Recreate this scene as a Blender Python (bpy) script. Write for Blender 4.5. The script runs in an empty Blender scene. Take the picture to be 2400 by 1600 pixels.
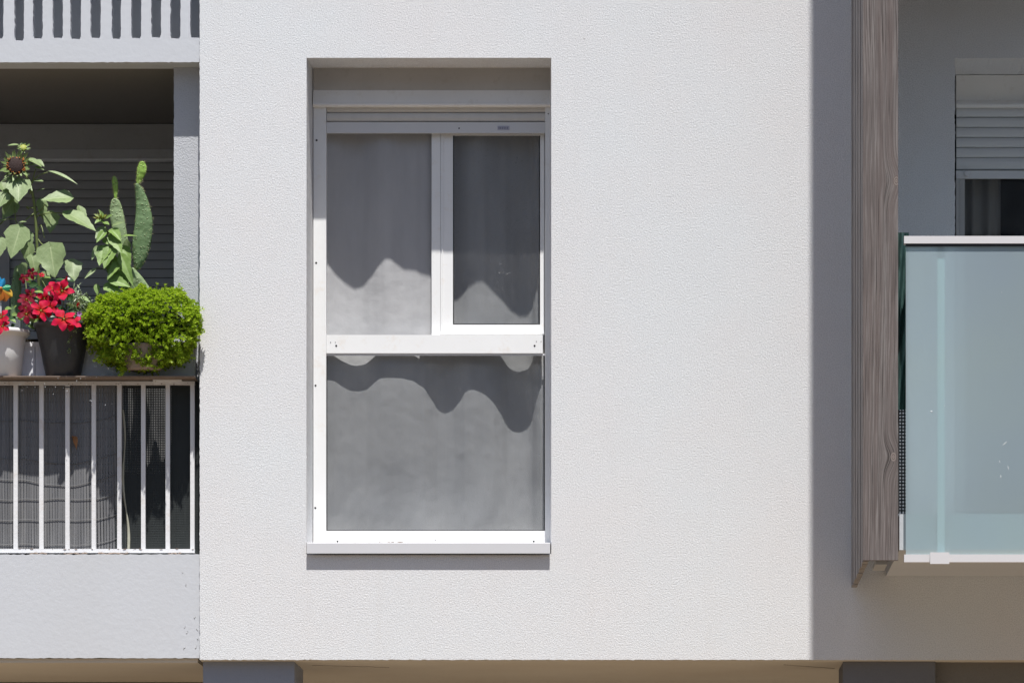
import bpy, bmesh, math, random
from mathutils import Vector, Matrix, noise

random.seed(11)
R = random.random
def U(a, b): return a + (b - a) * random.random()

# ------------------------------------------------------------------ camera, world, sun, exposure
scene = bpy.context.scene
CAM = Vector((0.70, -22.4, 1.6))      # eye in the street, left-right place and height
DIST = 22.4                            # metres to the facade plane (y = 0)
PPM = 500.0                            # photograph pixels per metre on the facade plane
VX, VY = 1550.0, 2376.0                # where the eye projects on the facade plane

cam_data = bpy.data.cameras.new('camera')
cam = bpy.data.objects.new('camera', cam_data)
scene.collection.objects.link(cam)
cam.location = CAM
cam.rotation_euler = (math.radians(90), 0, 0)
cam_data.sensor_width = 36
cam_data.lens = 36 * DIST / (2400 / PPM)
cam_data.shift_x = (1200 - VX) / 2400
cam_data.shift_y = (VY - 800) / 2400
cam_data.clip_end = 3000
scene.camera = cam

SUN_DIR = Vector((-0.143, 1.0, -2.86)).normalized()
world = bpy.data.worlds.new("World")
scene.world = world
world.use_nodes = True
wn, wl = world.node_tree.nodes, world.node_tree.links
wn.clear()
sky = wn.new('ShaderNodeTexSky')
sky.sky_type = 'NISHITA'
sky.sun_disc = False
sky.sun_elevation = math.asin(-SUN_DIR.z)
sky.sun_rotation = math.atan2(-SUN_DIR.x, -SUN_DIR.y)
sky.dust_density = 1.2
bg = wn.new('ShaderNodeBackground')
bg.inputs['Strength'].default_value = 0.078
wo = wn.new('ShaderNodeOutputWorld')
wl.new(sky.outputs[0], bg.inputs[0])
wl.new(bg.outputs[0], wo.inputs[0])

sun_data = bpy.data.lights.new('sun', 'SUN')
sun_data.energy = 4.9
sun_data.angle = math.radians(0.53)
sun_data.color = (1.0, 0.975, 0.935)
sun = bpy.data.objects.new('sun', sun_data)
scene.collection.objects.link(sun)
sun.rotation_euler = SUN_DIR.to_track_quat('-Z', 'Y').to_euler()
sun.location = (2, -10, 30)

scene.view_settings.view_transform = 'Standard'
scene.view_settings.look = 'None'
scene.view_settings.gamma = 1
scene.view_settings.use_curve_mapping = False
scene.view_settings.exposure = 0.61
scene.render.engine = 'CYCLES'
scene.cycles.max_bounces = 8
scene.cycles.diffuse_bounces = 5
scene.cycles.transparent_max_bounces = 16
scene.cycles.caustics_reflective = False
scene.cycles.caustics_refractive = False
scene.cycles.use_denoising = True

# ------------------------------------------------------------------ helpers
def P(px, py, d=0.0):
    """a point at depth d behind the facade plane, from its image pixel coordinates"""
    k = (DIST + d) / DIST / PPM
    return Vector((CAM.x + (px - VX) * k, d, CAM.z + (VY - py) * k))  # image pixel back-projected from the eye to that depth

WORLD = {}
def link(o, parent=None, wloc=Vector((0, 0, 0))):
    scene.collection.objects.link(o)
    WORLD[o] = Vector(wloc)
    if parent is not None:
        o.parent = parent
        o.location = Vector(wloc) - WORLD[parent]
    else:
        o.location = wloc
    return o

def props(o, label=None, cat=None, group=None, kind=None):
    if label: o['label'] = label
    if cat: o['category'] = cat
    if group: o['group'] = group
    if kind: o['kind'] = kind
    return o

def thing(name, loc, label, cat, group=None):
    return props(link(bpy.data.objects.new(name, None), None, loc), label, cat, group)

def build(name, bm, mat, parent=None, smooth=False, origin=None, bevel=0):
    if len(bm.verts) == 0: raise ValueError(name)
    if bevel:
        bmesh.ops.bevel(bm, geom=[e for e in bm.edges if len(e.link_faces) == 2 and e.calc_face_angle(0) > 0.6],
                        offset=bevel, segments=2, affect='EDGES', profile=0.6)
    if origin is None:
        xs = [v.co.x for v in bm.verts]; ys = [v.co.y for v in bm.verts]; zs = [v.co.z for v in bm.verts]
        origin = Vector(((min(xs) + max(xs)) / 2, (min(ys) + max(ys)) / 2, min(zs)))
    for v in bm.verts: v.co -= origin
    me = bpy.data.meshes.new(name)
    bm.to_mesh(me); bm.free()
    mats = mat if isinstance(mat, (list, tuple)) else [mat]
    for m in mats: me.materials.append(m)
    if smooth:
        for p in me.polygons: p.use_smooth = True
    return link(bpy.data.objects.new(name, me), parent, origin)

def box(bm, x0, y0, z0, x1, y1, z1, mi=0):
    vs = [bm.verts.new((x, y, z)) for x in (x0, x1) for y in (y0, y1) for z in (z0, z1)]
    for f in ((0, 1, 3, 2), (4, 6, 7, 5), (0, 4, 5, 1), (2, 3, 7, 6), (0, 2, 6, 4), (1, 5, 7, 3)):
        fc = bm.faces.new([vs[i] for i in f]); fc.material_index = mi
    return vs

def boxp(bm, px0, py0, px1, py1, d0, d1, mi=0):
    """straight box: front face spans the image-pixel rectangle at depth d0, runs back to d1"""
    a, b = P(px0, py1, d0), P(px1, py0, d0)
    return box(bm, a.x, d0, a.z, b.x, d1, b.z, mi)

def prism(bm, pts, d0, d1):
    """outline (image pixels placed at depth d0) extruded straight back to d1"""
    f = [P(x, y, d0) for x, y in pts]
    A = [bm.verts.new(p) for p in f]
    B = [bm.verts.new((p.x, d1, p.z)) for p in f]
    n = len(f)
    bm.faces.new(A); bm.faces.new(B[::-1])
    for i in range(n):
        bm.faces.new((A[i], B[i], B[(i + 1) % n], A[(i + 1) % n]))

def rough_line(pts, step, amp, seed):
    """closed outline split into short pieces, each nudged, so that a trowelled edge is not ruler-straight"""
    out = []
    n = len(pts)
    for i in range(n):
        a, b = Vector(pts[i]), Vector(pts[(i + 1) % n])
        k = max(1, int((b - a).length / step))
        t = (b - a).normalized(); nrm = Vector((-t.y, t.x))
        for j in range(k):
            p = a.lerp(b, j / k)
            if 0 < j:
                q = noise.noise(Vector((p.x * 0.09, p.y * 0.09, seed))) + 0.7 * noise.noise(Vector((p.x * 0.31, p.y * 0.31, seed + 9)))
                p = p + nrm * amp * q
            out.append((p.x, p.y))
    return out

def plate(outer, holes, d0, d1, step=7, amp=1.3, seed=0, back_fn=None):
    bm = bmesh.new()
    loops = []
    for k, poly in enumerate([outer] + holes):
        pts = rough_line(poly, step, amp if k != 1 or not back_fn else amp * 0.12, seed + 3.1 * k)
        vs = [bm.verts.new(P(x, y, d0)) for x, y in pts]
        es = [bm.edges.new((vs[i], vs[(i + 1) % len(vs)])) for i in range(len(vs))]
        loops.append((vs, es))
    bmesh.ops.triangle_fill(bm, use_beauty=True, use_dissolve=False, edges=[e for l in loops for e in l[1]], normal=(0, -1, 0))
    front = list(bm.faces)
    back = {}
    for k, (vs, es) in enumerate(loops):
        for v in vs:
            co = Vector((v.co.x, d1, v.co.z))
            if back_fn: co = back_fn(k, co)
            back[v] = bm.verts.new(co)
    for f in front:
        bm.faces.new([back[v] for v in f.verts][::-1])
    for vs, es in loops:
        n = len(vs)
        for i in range(n):
            bm.faces.new((vs[i], vs[(i + 1) % n], back[vs[(i + 1) % n]], back[vs[i]]))
    bmesh.ops.recalc_face_normals(bm, faces=bm.faces)
    return bm

def tube(bm, pts, radii, seg=6, cap=True, flat=1.0):
    if not isinstance(radii, (list, tuple)): radii = [radii] * len(pts)
    rings = []
    up = Vector((0.13, 0.9, 0.2)).normalized()
    for i, p in enumerate(pts):
        t = (pts[min(i + 1, len(pts) - 1)] - pts[max(i - 1, 0)]).normalized()
        a = t.cross(up)
        if a.length < 1e-3: a = t.cross(Vector((1, 0, 0)))
        a.normalize(); b = t.cross(a).normalized()
        rings.append([bm.verts.new(p + (a * math.cos(2 * math.pi * j / seg) + b * math.sin(2 * math.pi * j / seg) * flat) * radii[i]) for j in range(seg)])
    for i in range(len(rings) - 1):
        for j in range(seg):
            bm.faces.new((rings[i][j], rings[i][(j + 1) % seg], rings[i + 1][(j + 1) % seg], rings[i + 1][j]))
    if cap:
        bm.faces.new(rings[0][::-1]); bm.faces.new(rings[-1])

def spline(pts, n=5):
    out = []
    P_ = [pts[0]] + list(pts) + [pts[-1]]
    for i in range(1, len(P_) - 2):
        for k in range(n):
            t = k / n
            a, b, c, d = P_[i - 1], P_[i], P_[i + 1], P_[i + 2]
            out.append(0.5 * ((2 * b) + (c - a) * t + (2 * a - 5 * b + 4 * c - d) * t * t + (3 * b - a - 3 * c + d) * t ** 3))
    out.append(pts[-1])
    return out

def lathe(bm, centre, profile, seg=40, wob=0):
    rings = []
    for r, z in profile:
        rings.append([bm.verts.new((centre.x + r * math.cos(2 * math.pi * j / seg), centre.y + r * math.sin(2 * math.pi * j / seg), z)) for j in range(seg)])
    for i in range(len(rings) - 1):
        for j in range(seg):
            bm.faces.new((rings[i][j], rings[i][(j + 1) % seg], rings[i + 1][(j + 1) % seg], rings[i + 1][j]))
    bm.faces.new(rings[0][::-1]); bm.faces.new(rings[-1])
    bmesh.ops.recalc_face_normals(bm, faces=bm.faces)

# ------------------------------------------------------------------ materials
class NT:
    def __init__(s, name):
        s.m = bpy.data.materials.new(name); s.m.use_nodes = True
        s.t = s.m.node_tree; s.n = s.t.nodes; s.l = s.t.links
        s.b = s.n['Principled BSDF']; s.out = s.n['Material Output']
        s.geo = s.n.new('ShaderNodeNewGeometry'); s.pos = s.geo.outputs['Position']
    def new(s, k, **kw):
        n = s.n.new('ShaderNode' + k)
        for a, v in kw.items():
            if a in ('op',): n.operation = v
            else: n.inputs[a].default_value = v
        return n
    def map(s, scale=(1, 1, 1), src=None):
        m = s.new('Mapping'); m.inputs['Scale'].default_value = scale
        s.l.new(src or s.pos, m.inputs['Vector']); return m.outputs[0]
    def noise(s, scale, detail=3, rough=0.55, vec=None, dist=0):
        n = s.new('TexNoise', Scale=scale, Detail=detail, Roughness=rough, Distortion=dist)
        s.l.new(vec or s.pos, n.inputs['Vector']); return n.outputs['Fac']
    def ramp(s, fac, stops):
        r = s.new('ValToRGB'); e = r.color_ramp.elements
        while len(e) < len(stops): e.new(0.5)
        for i, (p, c) in enumerate(stops):
            e[i].position = p; e[i].color = (c[0], c[1], c[2], 1) if not isinstance(c, (int, float)) else (c, c, c, 1)
        s.l.new(fac, r.inputs[0]); return r.outputs[0]
    def mix(s, fac, a, b, mode='MIX'):
        m = s.n.new('ShaderNodeMix'); m.data_type = 'RGBA'; m.blend_type = mode
        for sock, v in ((m.inputs[0], fac), (m.inputs[6], a), (m.inputs[7], b)):
            if isinstance(v, (int, float)): sock.default_value = v
            elif isinstance(v, tuple): sock.default_value = (v[0], v[1], v[2], 1)
            else: s.l.new(v, sock)
        return m.outputs[2]
    def math(s, op, a, b=0.0):
        m = s.n.new('ShaderNodeMath'); m.operation = op
        for sock, v in ((m.inputs[0], a), (m.inputs[1], b)):
            if isinstance(v, (int, float)): sock.default_value = v
            else: s.l.new(v, sock)
        return m.outputs[0]
    def color(s, c):
        if isinstance(c, tuple): s.b.inputs['Base Color'].default_value = (*c, 1)
        else: s.l.new(c, s.b.inputs['Base Color'])
    def bump(s, h, strength, dist, prev=None):
        b = s.new('Bump', Strength=strength, Distance=dist)
        s.l.new(h, b.inputs['Height'])
        if prev is not None: s.l.new(prev, b.inputs['Normal'])
        return b.outputs[0]
    def normal(s, n): s.l.new(n, s.b.inputs['Normal'])
    def rough(s, r): s.b.inputs['Roughness'].default_value = r

def plaster(name, col, grain=85, strength=0.8, dist=0.006, tint=None, stain=0.06, var=0.05, pit_shade=0.12, det=3, rgh=0.6, grit=0):
    t = NT(name)
    big = t.noise(0.9, 4, 0.6)
    mid = t.noise(5, 4, 0.65)
    c2 = tint or tuple(v * (1 - stain) for v in col)
    c = t.mix(t.ramp(big, [(0.38, 0.0), (0.66, 1.0)]), col, c2)
    c = t.mix(t.ramp(mid, [(0.45, 0.0), (0.8, var * 2)]), c, tuple(v * 0.86 for v in col))
    g = t.noise(grain, det, rgh)
    fine = t.noise(grain * 2.6, 2, 0.6)
    c = t.mix(t.ramp(g, [(0.30, pit_shade * 2.2), (0.46, 0.0)]), c, tuple(v * 0.6 for v in col))  # low spots of the grain darkened: their shade put into the colour
    t.color(c)
    t.rough(0.95); t.b.inputs['Specular IOR Level'].default_value = 0.15
    n = None
    if grit:
        v = t.new('TexVoronoi', Scale=grit); t.l.new(t.pos, v.inputs['Vector'])
        wob = t.noise(grit * 0.6, 2, 0.5)
        n = t.bump(t.math('MULTIPLY', v.outputs['Distance'], wob), -1.0, 0.050)
        v2 = t.new('TexVoronoi', Scale=2.6); t.l.new(t.pos, v2.inputs['Vector'])
        c = t.mix(t.ramp(v2.outputs['Distance'], [(0.010, 0.55), (0.016, 0.0)]), c, (0.2, 0.16, 0.13))
        sp = t.noise(230, 3, 0.75)
        c = t.mix(t.ramp(sp, [(0.36, 0.75), (0.56, 0.0)]), c, tuple(x * 0.66 for x in col))  # specks for dirty grains and for shade in the pits, both in the colour
        drip = t.noise(1.0, 5, 0.7, t.map((9, 9, 0.5)))
        c = t.mix(t.ramp(drip, [(0.56, 0.0), (0.72, 0.10)]), c, (0.60, 0.565, 0.53))
        t.color(c)
    n = t.bump(g, strength, dist, n)
    n = t.bump(fine, strength * 0.5, dist * 0.4, n)
    t.normal(n)
    return t.m

def smooth_paint(name, col, rough=0.4, var=0.05, bump=0.0, grain=60, dirt=None, spec=0.4, streak=False):
    t = NT(name)
    v = t.map((6, 6, 1.2)) if streak else None
    a = t.noise(4, 5, 0.65, v)
    c = t.mix(t.ramp(a, [(0.35, 0.0), (0.75, 1.0)]), col, tuple(x * (1 - var) for x in col))
    if dirt:
        d = t.noise(17, 5, 0.7)
        c = t.mix(t.ramp(d, [(0.56, 0.0), (0.74, 0.5)]), c, dirt)
    t.color(c); t.rough(rough); t.b.inputs['Specular IOR Level'].default_value = spec
    if bump: t.normal(t.bump(t.noise(grain, 4, 0.6), bump, 0.004))
    return t.m

M = {}
M['render'] = plaster('white_roughcast', (0.77, 0.785, 0.80), 130, 0.9, 0.0045, tint=(0.785, 0.765, 0.765), pit_shade=0.10, det=7, rgh=0.8, grit=150)
M['fascia'] = plaster('grey_painted_concrete', (0.545, 0.56, 0.59), 38, 0.22, 0.004, tint=(0.53, 0.54, 0.56), pit_shade=0.02, var=0.05)
M['pillar'] = plaster('grey_render', (0.50, 0.51, 0.535), 150, 0.8, 0.004, pit_shade=0.08)
M['ceiling'] = plaster('brown_grey_ceiling', (0.20, 0.185, 0.165), 70, 0.6, 0.004, pit_shade=0.03)
M['soffit'] = plaster('beige_soffit', (0.66, 0.61, 0.53), 14, 0.25, 0.004, tint=(0.60, 0.54, 0.46), pit_shade=0.0)
M['ground_wall'] = plaster('blue_grey_wall', (0.27, 0.29, 0.34), 60, 0.4, 0.003, pit_shade=0.02)
M['pvc'] = smooth_paint('white_window_plastic', (0.80, 0.80, 0.795), 0.35, 0.04, dirt=(0.70, 0.64, 0.57))
M['box'] = smooth_paint('shutter_box_plastic', (0.80, 0.785, 0.765), 0.45, 0.05, dirt=(0.62, 0.58, 0.52))
M['upper_shade'] = smooth_paint('shaded_box_plastic', (0.47, 0.45, 0.425), 0.5, 0.10, dirt=(0.34, 0.30, 0.26))  # darker copy of the box plastic, the upper face's shade put into it
M['endbar'] = smooth_paint('shutter_bar_paint', (0.63, 0.63, 0.64), 0.4, 0.05)
M['post'] = smooth_paint('white_post_paint', (0.88, 0.88, 0.88), 0.4, 0.02)
M['slat'] = smooth_paint('shutter_slat_plastic', (0.60, 0.585, 0.56), 0.45, 0.07, streak=True)
M['slat_grey'] = smooth_paint('grey_shutter_plastic', (0.41, 0.405, 0.40), 0.5, 0.06)
M['alu'] = smooth_paint('pale_grey_aluminium', (0.60, 0.60, 0.62), 0.38, 0.03)
M['rail'] = smooth_paint('white_rail_paint', (0.74, 0.735, 0.74), 0.45, 0.06, dirt=(0.50, 0.40, 0.31), bump=0.25)
M['handrail'] = smooth_paint('satin_white_aluminium', (0.63, 0.61, 0.61), 0.4, 0.02)
M['black'] = smooth_paint('black_rubber', (0.02, 0.02, 0.022), 0.6, 0.1)
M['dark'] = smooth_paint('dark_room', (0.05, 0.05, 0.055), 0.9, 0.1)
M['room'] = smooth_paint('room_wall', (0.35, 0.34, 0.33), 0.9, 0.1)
M['sticker'] = smooth_paint('faded_sticker', (0.42, 0.42, 0.50), 0.5, 0.05)
M['print'] = smooth_paint('sticker_print', (0.22, 0.22, 0.28), 0.5, 0.05)
M['board'] = smooth_paint('worn_brown_board', (0.22, 0.165, 0.13), 0.8, 0.3, bump=0.4)
M['trough'] = smooth_paint('white_trough_plastic', (0.86, 0.86, 0.88), 0.45, 0.05)
M['whitepot'] = smooth_paint('white_pot_plastic', (0.72, 0.715, 0.705), 0.5, 0.04)
M['darkpot'] = smooth_paint('charcoal_pot_plastic', (0.045, 0.045, 0.047), 0.45, 0.12)
M['soil'] = smooth_paint('potting_soil', (0.04, 0.03, 0.02), 0.95, 0.4, bump=1.0)
M['basket'] = smooth_paint('faded_ribbed_basket', (0.27, 0.21, 0.17), 0.8, 0.25, bump=0.5)
M['wire'] = smooth_paint('tie_wire', (0.16, 0.16, 0.165), 0.5, 0.1)
M['pale_strip'] = smooth_paint('pale_peeled_edge', (0.50, 0.49, 0.39), 0.7, 0.35, dirt=(0.25, 0.26, 0.18))
M['floor'] = smooth_paint('balcony_tiles', (0.36, 0.34, 0.31), 0.7, 0.1)
M['water'] = smooth_paint('water_drop', (0.8, 0.82, 0.85), 0.05, 0.02, spec=1.0)

def reed_mat():
    t = NT('grey_reed_slat')
    oi = t.n.new('ShaderNodeObjectInfo')
    base = t.ramp(oi.outputs['Random'], [(0.0, (0.135, 0.135, 0.14)), (0.6, (0.17, 0.17, 0.175)), (1.0, (0.20, 0.198, 0.20))])
    f = t.noise(9, 4, 0.6, t.map((10, 10, 1)))
    t.color(t.mix(t.ramp(f, [(0.3, 0.0), (0.8, 0.5)]), base, (0.12, 0.12, 0.125)))
    t.rough(0.6)
    return t.m
M['reed'] = reed_mat()
M['net'] = smooth_paint('dark_shade_net', (0.032, 0.038, 0.038), 0.65, 0.2)
M['greennet'] = smooth_paint('dark_green_sheet', (0.03, 0.075, 0.068), 0.6, 0.3, bump=0.5, grain=12)

def wood_mat(name, a, b, c):
    t = NT(name)
    # grain follows height, bends round two knots near the right-hand edge
    sep = t.new('SeparateXYZ'); t.l.new(t.pos, sep.inputs[0])
    low = t.noise(1.0, 2, 0.5, t.map((2.2, 2.2, 0.75)))
    gx = t.math('ADD', sep.outputs[0], t.math('MULTIPLY', t.math('SUBTRACT', low, 0.5), 0.05))
    gx = t.math('ADD', gx, t.math('MULTIPLY', sep.outputs[1], 1.0))
    rings = None
    for (kx, ky, rad) in ((2101, 424, 0.035), (2094, 1070, 0.030)):
        q = P(kx, ky, -1.33)
        d = t.new('VectorMath', op='DISTANCE'); t.l.new(t.map((1, 1, 0.62)), d.inputs[0])
        d.inputs[1].default_value = (q.x, q.y, q.z * 0.62)
        g = t.math('POWER', 2.718, t.math('MULTIPLY', t.math('POWER', t.math('DIVIDE', d.outputs['Value'], rad * 1.5), 2.0), -1.0))
        gx = t.math('ADD', gx, t.math('MULTIPLY', g, -0.030))
        rr = t.math('LESS_THAN', d.outputs['Value'], rad * 0.42)
        rings = (rr, d.outputs['Value']) if rings is None else (t.math('MAXIMUM', rings[0], rr), t.math('MINIMUM', rings[1], d.outputs['Value']))
    comb = t.new('CombineXYZ')
    t.l.new(gx, comb.inputs[0]); t.l.new(t.math('MULTIPLY', sep.outputs[2], 0.02), comb.inputs[2])
    g1 = t.noise(150, 4, 0.7, comb.outputs[0])
    comb2 = t.new('CombineXYZ')
    t.l.new(gx, comb2.inputs[0]); t.l.new(t.math('MULTIPLY', sep.outputs[2], 0.01), comb2.inputs[2])
    g2 = t.noise(38, 3, 0.6, comb2.outputs[0])
    col = t.ramp(g1, [(0.25, a), (0.5, b), (0.72, c)])
    col = t.mix(t.ramp(g2, [(0.35, 0.0), (0.65, 0.55)]), col, (b[0] * 0.80, b[1] * 0.66, b[2] * 0.63))
    g3 = t.noise(260, 2, 0.5, comb2.outputs[0])
    col = t.mix(t.ramp(g3, [(0.34, 0.8), (0.40, 0.0)]), col, (0.03, 0.025, 0.022))
    blot = t.noise(2.2, 4, 0.6)
    col = t.mix(t.ramp(blot, [(0.4, 0.0), (0.75, 0.5)]), col, (b[0] * 0.72, b[1] * 0.72, b[2] * 0.74))
    ringc = t.ramp(t.math('FRACT', t.math('MULTIPLY', rings[1], 150.0)), [(0.0, (0.11, 0.085, 0.075)), (0.5, (0.26, 0.22, 0.20)), (1.0, (0.11, 0.085, 0.075))])
    col = t.mix(rings[0], col, ringc)
    t.color(col); t.rough(0.8); t.b.inputs['Specular IOR Level'].default_value = 0.2
    t.normal(t.bump(g1, 0.55, 0.003))
    return t.m
M['wood'] = wood_mat('weathered_larch', (0.055, 0.045, 0.043), (0.155, 0.136, 0.128), (0.32, 0.295, 0.28))
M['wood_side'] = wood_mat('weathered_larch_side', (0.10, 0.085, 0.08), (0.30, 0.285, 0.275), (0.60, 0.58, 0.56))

def glass_mat():
    t = NT('dusty_window_glass')
    tr = t.n.new('ShaderNodeBsdfTransparent'); tr.inputs[0].default_value = (0.895, 0.90, 0.90, 1)
    gl = t.n.new('ShaderNodeBsdfGlossy'); gl.inputs['Roughness'].default_value = 0.015
    fr = t.n.new('ShaderNodeFresnel'); fr.inputs[0].default_value = 1.5
    m1 = t.n.new('ShaderNodeMixShader')
    ff = t.math('MULTIPLY', fr.outputs[0], t.math('SUBTRACT', 1.0, t.geo.outputs['Backfacing']))
    t.l.new(ff, m1.inputs[0]); t.l.new(tr.outputs[0], m1.inputs[1]); t.l.new(gl.outputs[0], m1.inputs[2])
    df = t.n.new('ShaderNodeBsdfDiffuse'); df.inputs[0].default_value = (0.55, 0.55, 0.55, 1)
    specks = t.ramp(t.noise(170, 2, 0.7), [(0.63, 0.0), (0.68, 0.5)])
    where = t.ramp(t.noise(4.5, 3, 0.6), [(0.46, 0.0), (0.62, 1.0)])
    smear = t.ramp(t.noise(5, 6, 0.72, t.map((1, 1, 0.6))), [(0.35, 0.0), (0.75, 0.06)])
    s2 = t.math('MULTIPLY', specks, where)
    fac = t.math('MULTIPLY', t.math('ADD', smear, s2), t.math('SUBTRACT', 1.0, t.geo.outputs['Backfacing']))
    m2 = t.n.new('ShaderNodeMixShader')
    t.l.new(fac, m2.inputs[0]); t.l.new(m1.outputs[0], m2.inputs[1]); t.l.new(df.outputs[0], m2.inputs[2])
    t.l.new(m2.outputs[0], t.out.inputs[0])
    return t.m
M['glass'] = glass_mat()

def frosted_mat():
    t = NT('frosted_green_glass')
    df = t.n.new('ShaderNodeBsdfDiffuse'); df.inputs[0].default_value = (0.29, 0.405, 0.42, 1)
    tl = t.n.new('ShaderNodeBsdfTranslucent'); tl.inputs[0].default_value = (0.62, 0.80, 0.80, 1)
    tr = t.n.new('ShaderNodeBsdfTransparent'); tr.inputs[0].default_value = (0.84, 0.93, 0.93, 1)
    gl = t.n.new('ShaderNodeBsdfGlossy'); gl.inputs['Roughness'].default_value = 0.35
    cl = t.ramp(t.noise(1.6, 3, 0.5), [(0.35, (0.66, 0.79, 0.88)), (0.65, (0.70, 0.83, 0.85))])
    dots = t.ramp(t.noise(95, 1, 0.5), [(0.785, 0.0), (0.80, 0.6)])
    t.l.new(t.mix(dots, cl, (0.6, 0.7, 0.7)), df.inputs[0])
    m1 = t.n.new('ShaderNodeMixShader'); m1.inputs[0].default_value = 0.38
    t.l.new(df.outputs[0], m1.inputs[1]); t.l.new(tl.outputs[0], m1.inputs[2])
    m2 = t.n.new('ShaderNodeMixShader'); mf = t.math('MAXIMUM', 0.50, t.geo.outputs['Backfacing']); t.l.new(mf, m2.inputs[0])
    rf = t.n.new('ShaderNodeBsdfRefraction'); rf.inputs['Color'].default_value = (0.82, 0.94, 0.94, 1)
    rf.inputs['Roughness'].default_value = 0.55; rf.inputs['IOR'].default_value = 1.3
    mm = t.n.new('ShaderNodeMixShader'); t.l.new(t.math('MAXIMUM', 0.34, t.geo.outputs['Backfacing']), mm.inputs[0])
    t.l.new(rf.outputs[0], mm.inputs[1]); t.l.new(tr.outputs[0], mm.inputs[2])
    t.l.new(m1.outputs[0], m2.inputs[1]); t.l.new(mm.outputs[0], m2.inputs[2])
    fr = t.n.new('ShaderNodeFresnel'); fr.inputs[0].default_value = 1.45
    m3 = t.n.new('ShaderNodeMixShader')
    ff = t.math('MULTIPLY', fr.outputs[0], t.math('SUBTRACT', 1.0, t.geo.outputs['Backfacing']))
    t.l.new(ff, m3.inputs[0]); t.l.new(m2.outputs[0], m3.inputs[1]); t.l.new(gl.outputs[0], m3.inputs[2])
    t.l.new(m3.outputs[0], t.out.inputs[0])
    return t.m
M['frosted'] = frosted_mat()

def cloth_mat(name, col, back):
    t = NT(name)
    weave = t.noise(420, 1, 0.5)
    big = t.noise(3.0, 4, 0.6, t.map((2.5, 1, 0.7)))
    c = t.mix(t.ramp(big, [(0.35, 0.0), (0.7, 1.0)]), col, tuple(v * 0.88 for v in col))
    c = t.mix(t.ramp(weave, [(0.35, 0.14), (0.6, 0.0)]), c, tuple(v * 0.7 for v in col))
    t.color(c); t.rough(0.9); t.b.inputs['Specular IOR Level'].default_value = 0.1
    t.normal(t.bump(t.noise(7, 4, 0.6), 0.35, 0.012))
    tl = t.n.new('ShaderNodeBsdfTranslucent'); tl.inputs[0].default_value = (*back, 1)
    m = t.n.new('ShaderNodeMixShader'); m.inputs[0].default_value = 0.12
    t.l.new(t.b.outputs[0], m.inputs[1]); t.l.new(tl.outputs[0], m.inputs[2]); t.l.new(m.outputs[0], t.out.inputs[0])
    return t.m
M['curtain'] = cloth_mat('pale_grey_curtain', (0.465, 0.465, 0.475), (0.15, 0.15, 0.15))
M['dark_curtain'] = cloth_mat('dark_grey_curtain', (0.30, 0.28, 0.255), (0.1, 0.1, 0.1))

def leaf_mat(name, col, col2, vein, trans, tf=0.25, edge=None, rough=0.5):
    """u runs across the leaf, v from stalk to tip"""
    t = NT(name)
    uv = t.n.new('ShaderNodeUVMap'); sep = t.new('SeparateXYZ'); t.l.new(uv.outputs[0], sep.inputs[0])
    u = t.math('ABSOLUTE', t.math('SUBTRACT', sep.outputs[0], 0.5))
    side = t.math('FRACT', t.math('MULTIPLY', t.math('SUBTRACT', sep.outputs[1], t.math('MULTIPLY', u, 0.75)), 6.0))
    ribs = t.ramp(side, [(0.0, 0.5), (0.07, 0.0), (0.93, 0.0), (1.0, 0.5)])
    mid = t.ramp(u, [(0.012, 0.9), (0.035, 0.0)])
    n = t.noise(28, 4, 0.6)
    c = t.mix(t.ramp(n, [(0.35, 0.0), (0.68, 1.0)]), col, col2)
    c = t.mix(t.math('MAXIMUM', ribs, mid), c, vein)
    if edge:
        e = t.ramp(t.math('ADD', sep.outputs[0], t.math('MULTIPLY', t.noise(40, 3), 0.3)), [(1.02, 0.0), (1.08, 1.0)])
        c = t.mix(e, c, edge)
    t.color(c); t.rough(rough); t.b.inputs['Specular IOR Level'].default_value = 0.35
    t.normal(t.bump(ribs, -0.5, 0.002, t.bump(t.noise(70, 3), 0.4, 0.003)))
    tl = t.n.new('ShaderNodeBsdfTranslucent'); tl.inputs[0].default_value = (*trans, 1)
    m = t.n.new('ShaderNodeMixShader'); m.inputs[0].default_value = tf
    t.l.new(t.b.outputs[0], m.inputs[1]); t.l.new(tl.outputs[0], m.inputs[2]); t.l.new(m.outputs[0], t.out.inputs[0])
    return t.m
M['sunleaf'] = leaf_mat('sunflower_leaf', (0.19, 0.255, 0.11), (0.25, 0.325, 0.15), (0.34, 0.41, 0.21), (0.14, 0.26, 0.05))
M['sunleaf_burnt'] = leaf_mat('scorched_leaf', (0.22, 0.28, 0.14), (0.26, 0.33, 0.17), (0.34, 0.40, 0.22), (0.12, 0.2, 0.03), edge=(0.22, 0.075, 0.03))
M['midleaf'] = leaf_mat('mid_green_leaf', (0.15, 0.24, 0.055), (0.22, 0.33, 0.09), (0.28, 0.38, 0.15), (0.14, 0.26, 0.03))
M['darkleaf'] = leaf_mat('dark_glossy_leaf', (0.025, 0.06, 0.022), (0.045, 0.10, 0.03), (0.08, 0.14, 0.05), (0.05, 0.12, 0.02), rough=0.3)
M['stem'] = smooth_paint('pale_green_stem', (0.15, 0.19, 0.06), 0.5, 0.3)
M['bract'] = smooth_paint('green_bract', (0.16, 0.23, 0.07), 0.5, 0.2)
M['seed'] = smooth_paint('dark_seed_disc', (0.028, 0.012, 0.010), 0.8, 0.4, bump=1.0, grain=220)
M['floret'] = smooth_paint('orange_floret', (0.42, 0.15, 0.03), 0.6, 0.4)
M['yellow'] = smooth_paint('yellow_bud', (0.27, 0.29, 0.04), 0.6, 0.5)

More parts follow.
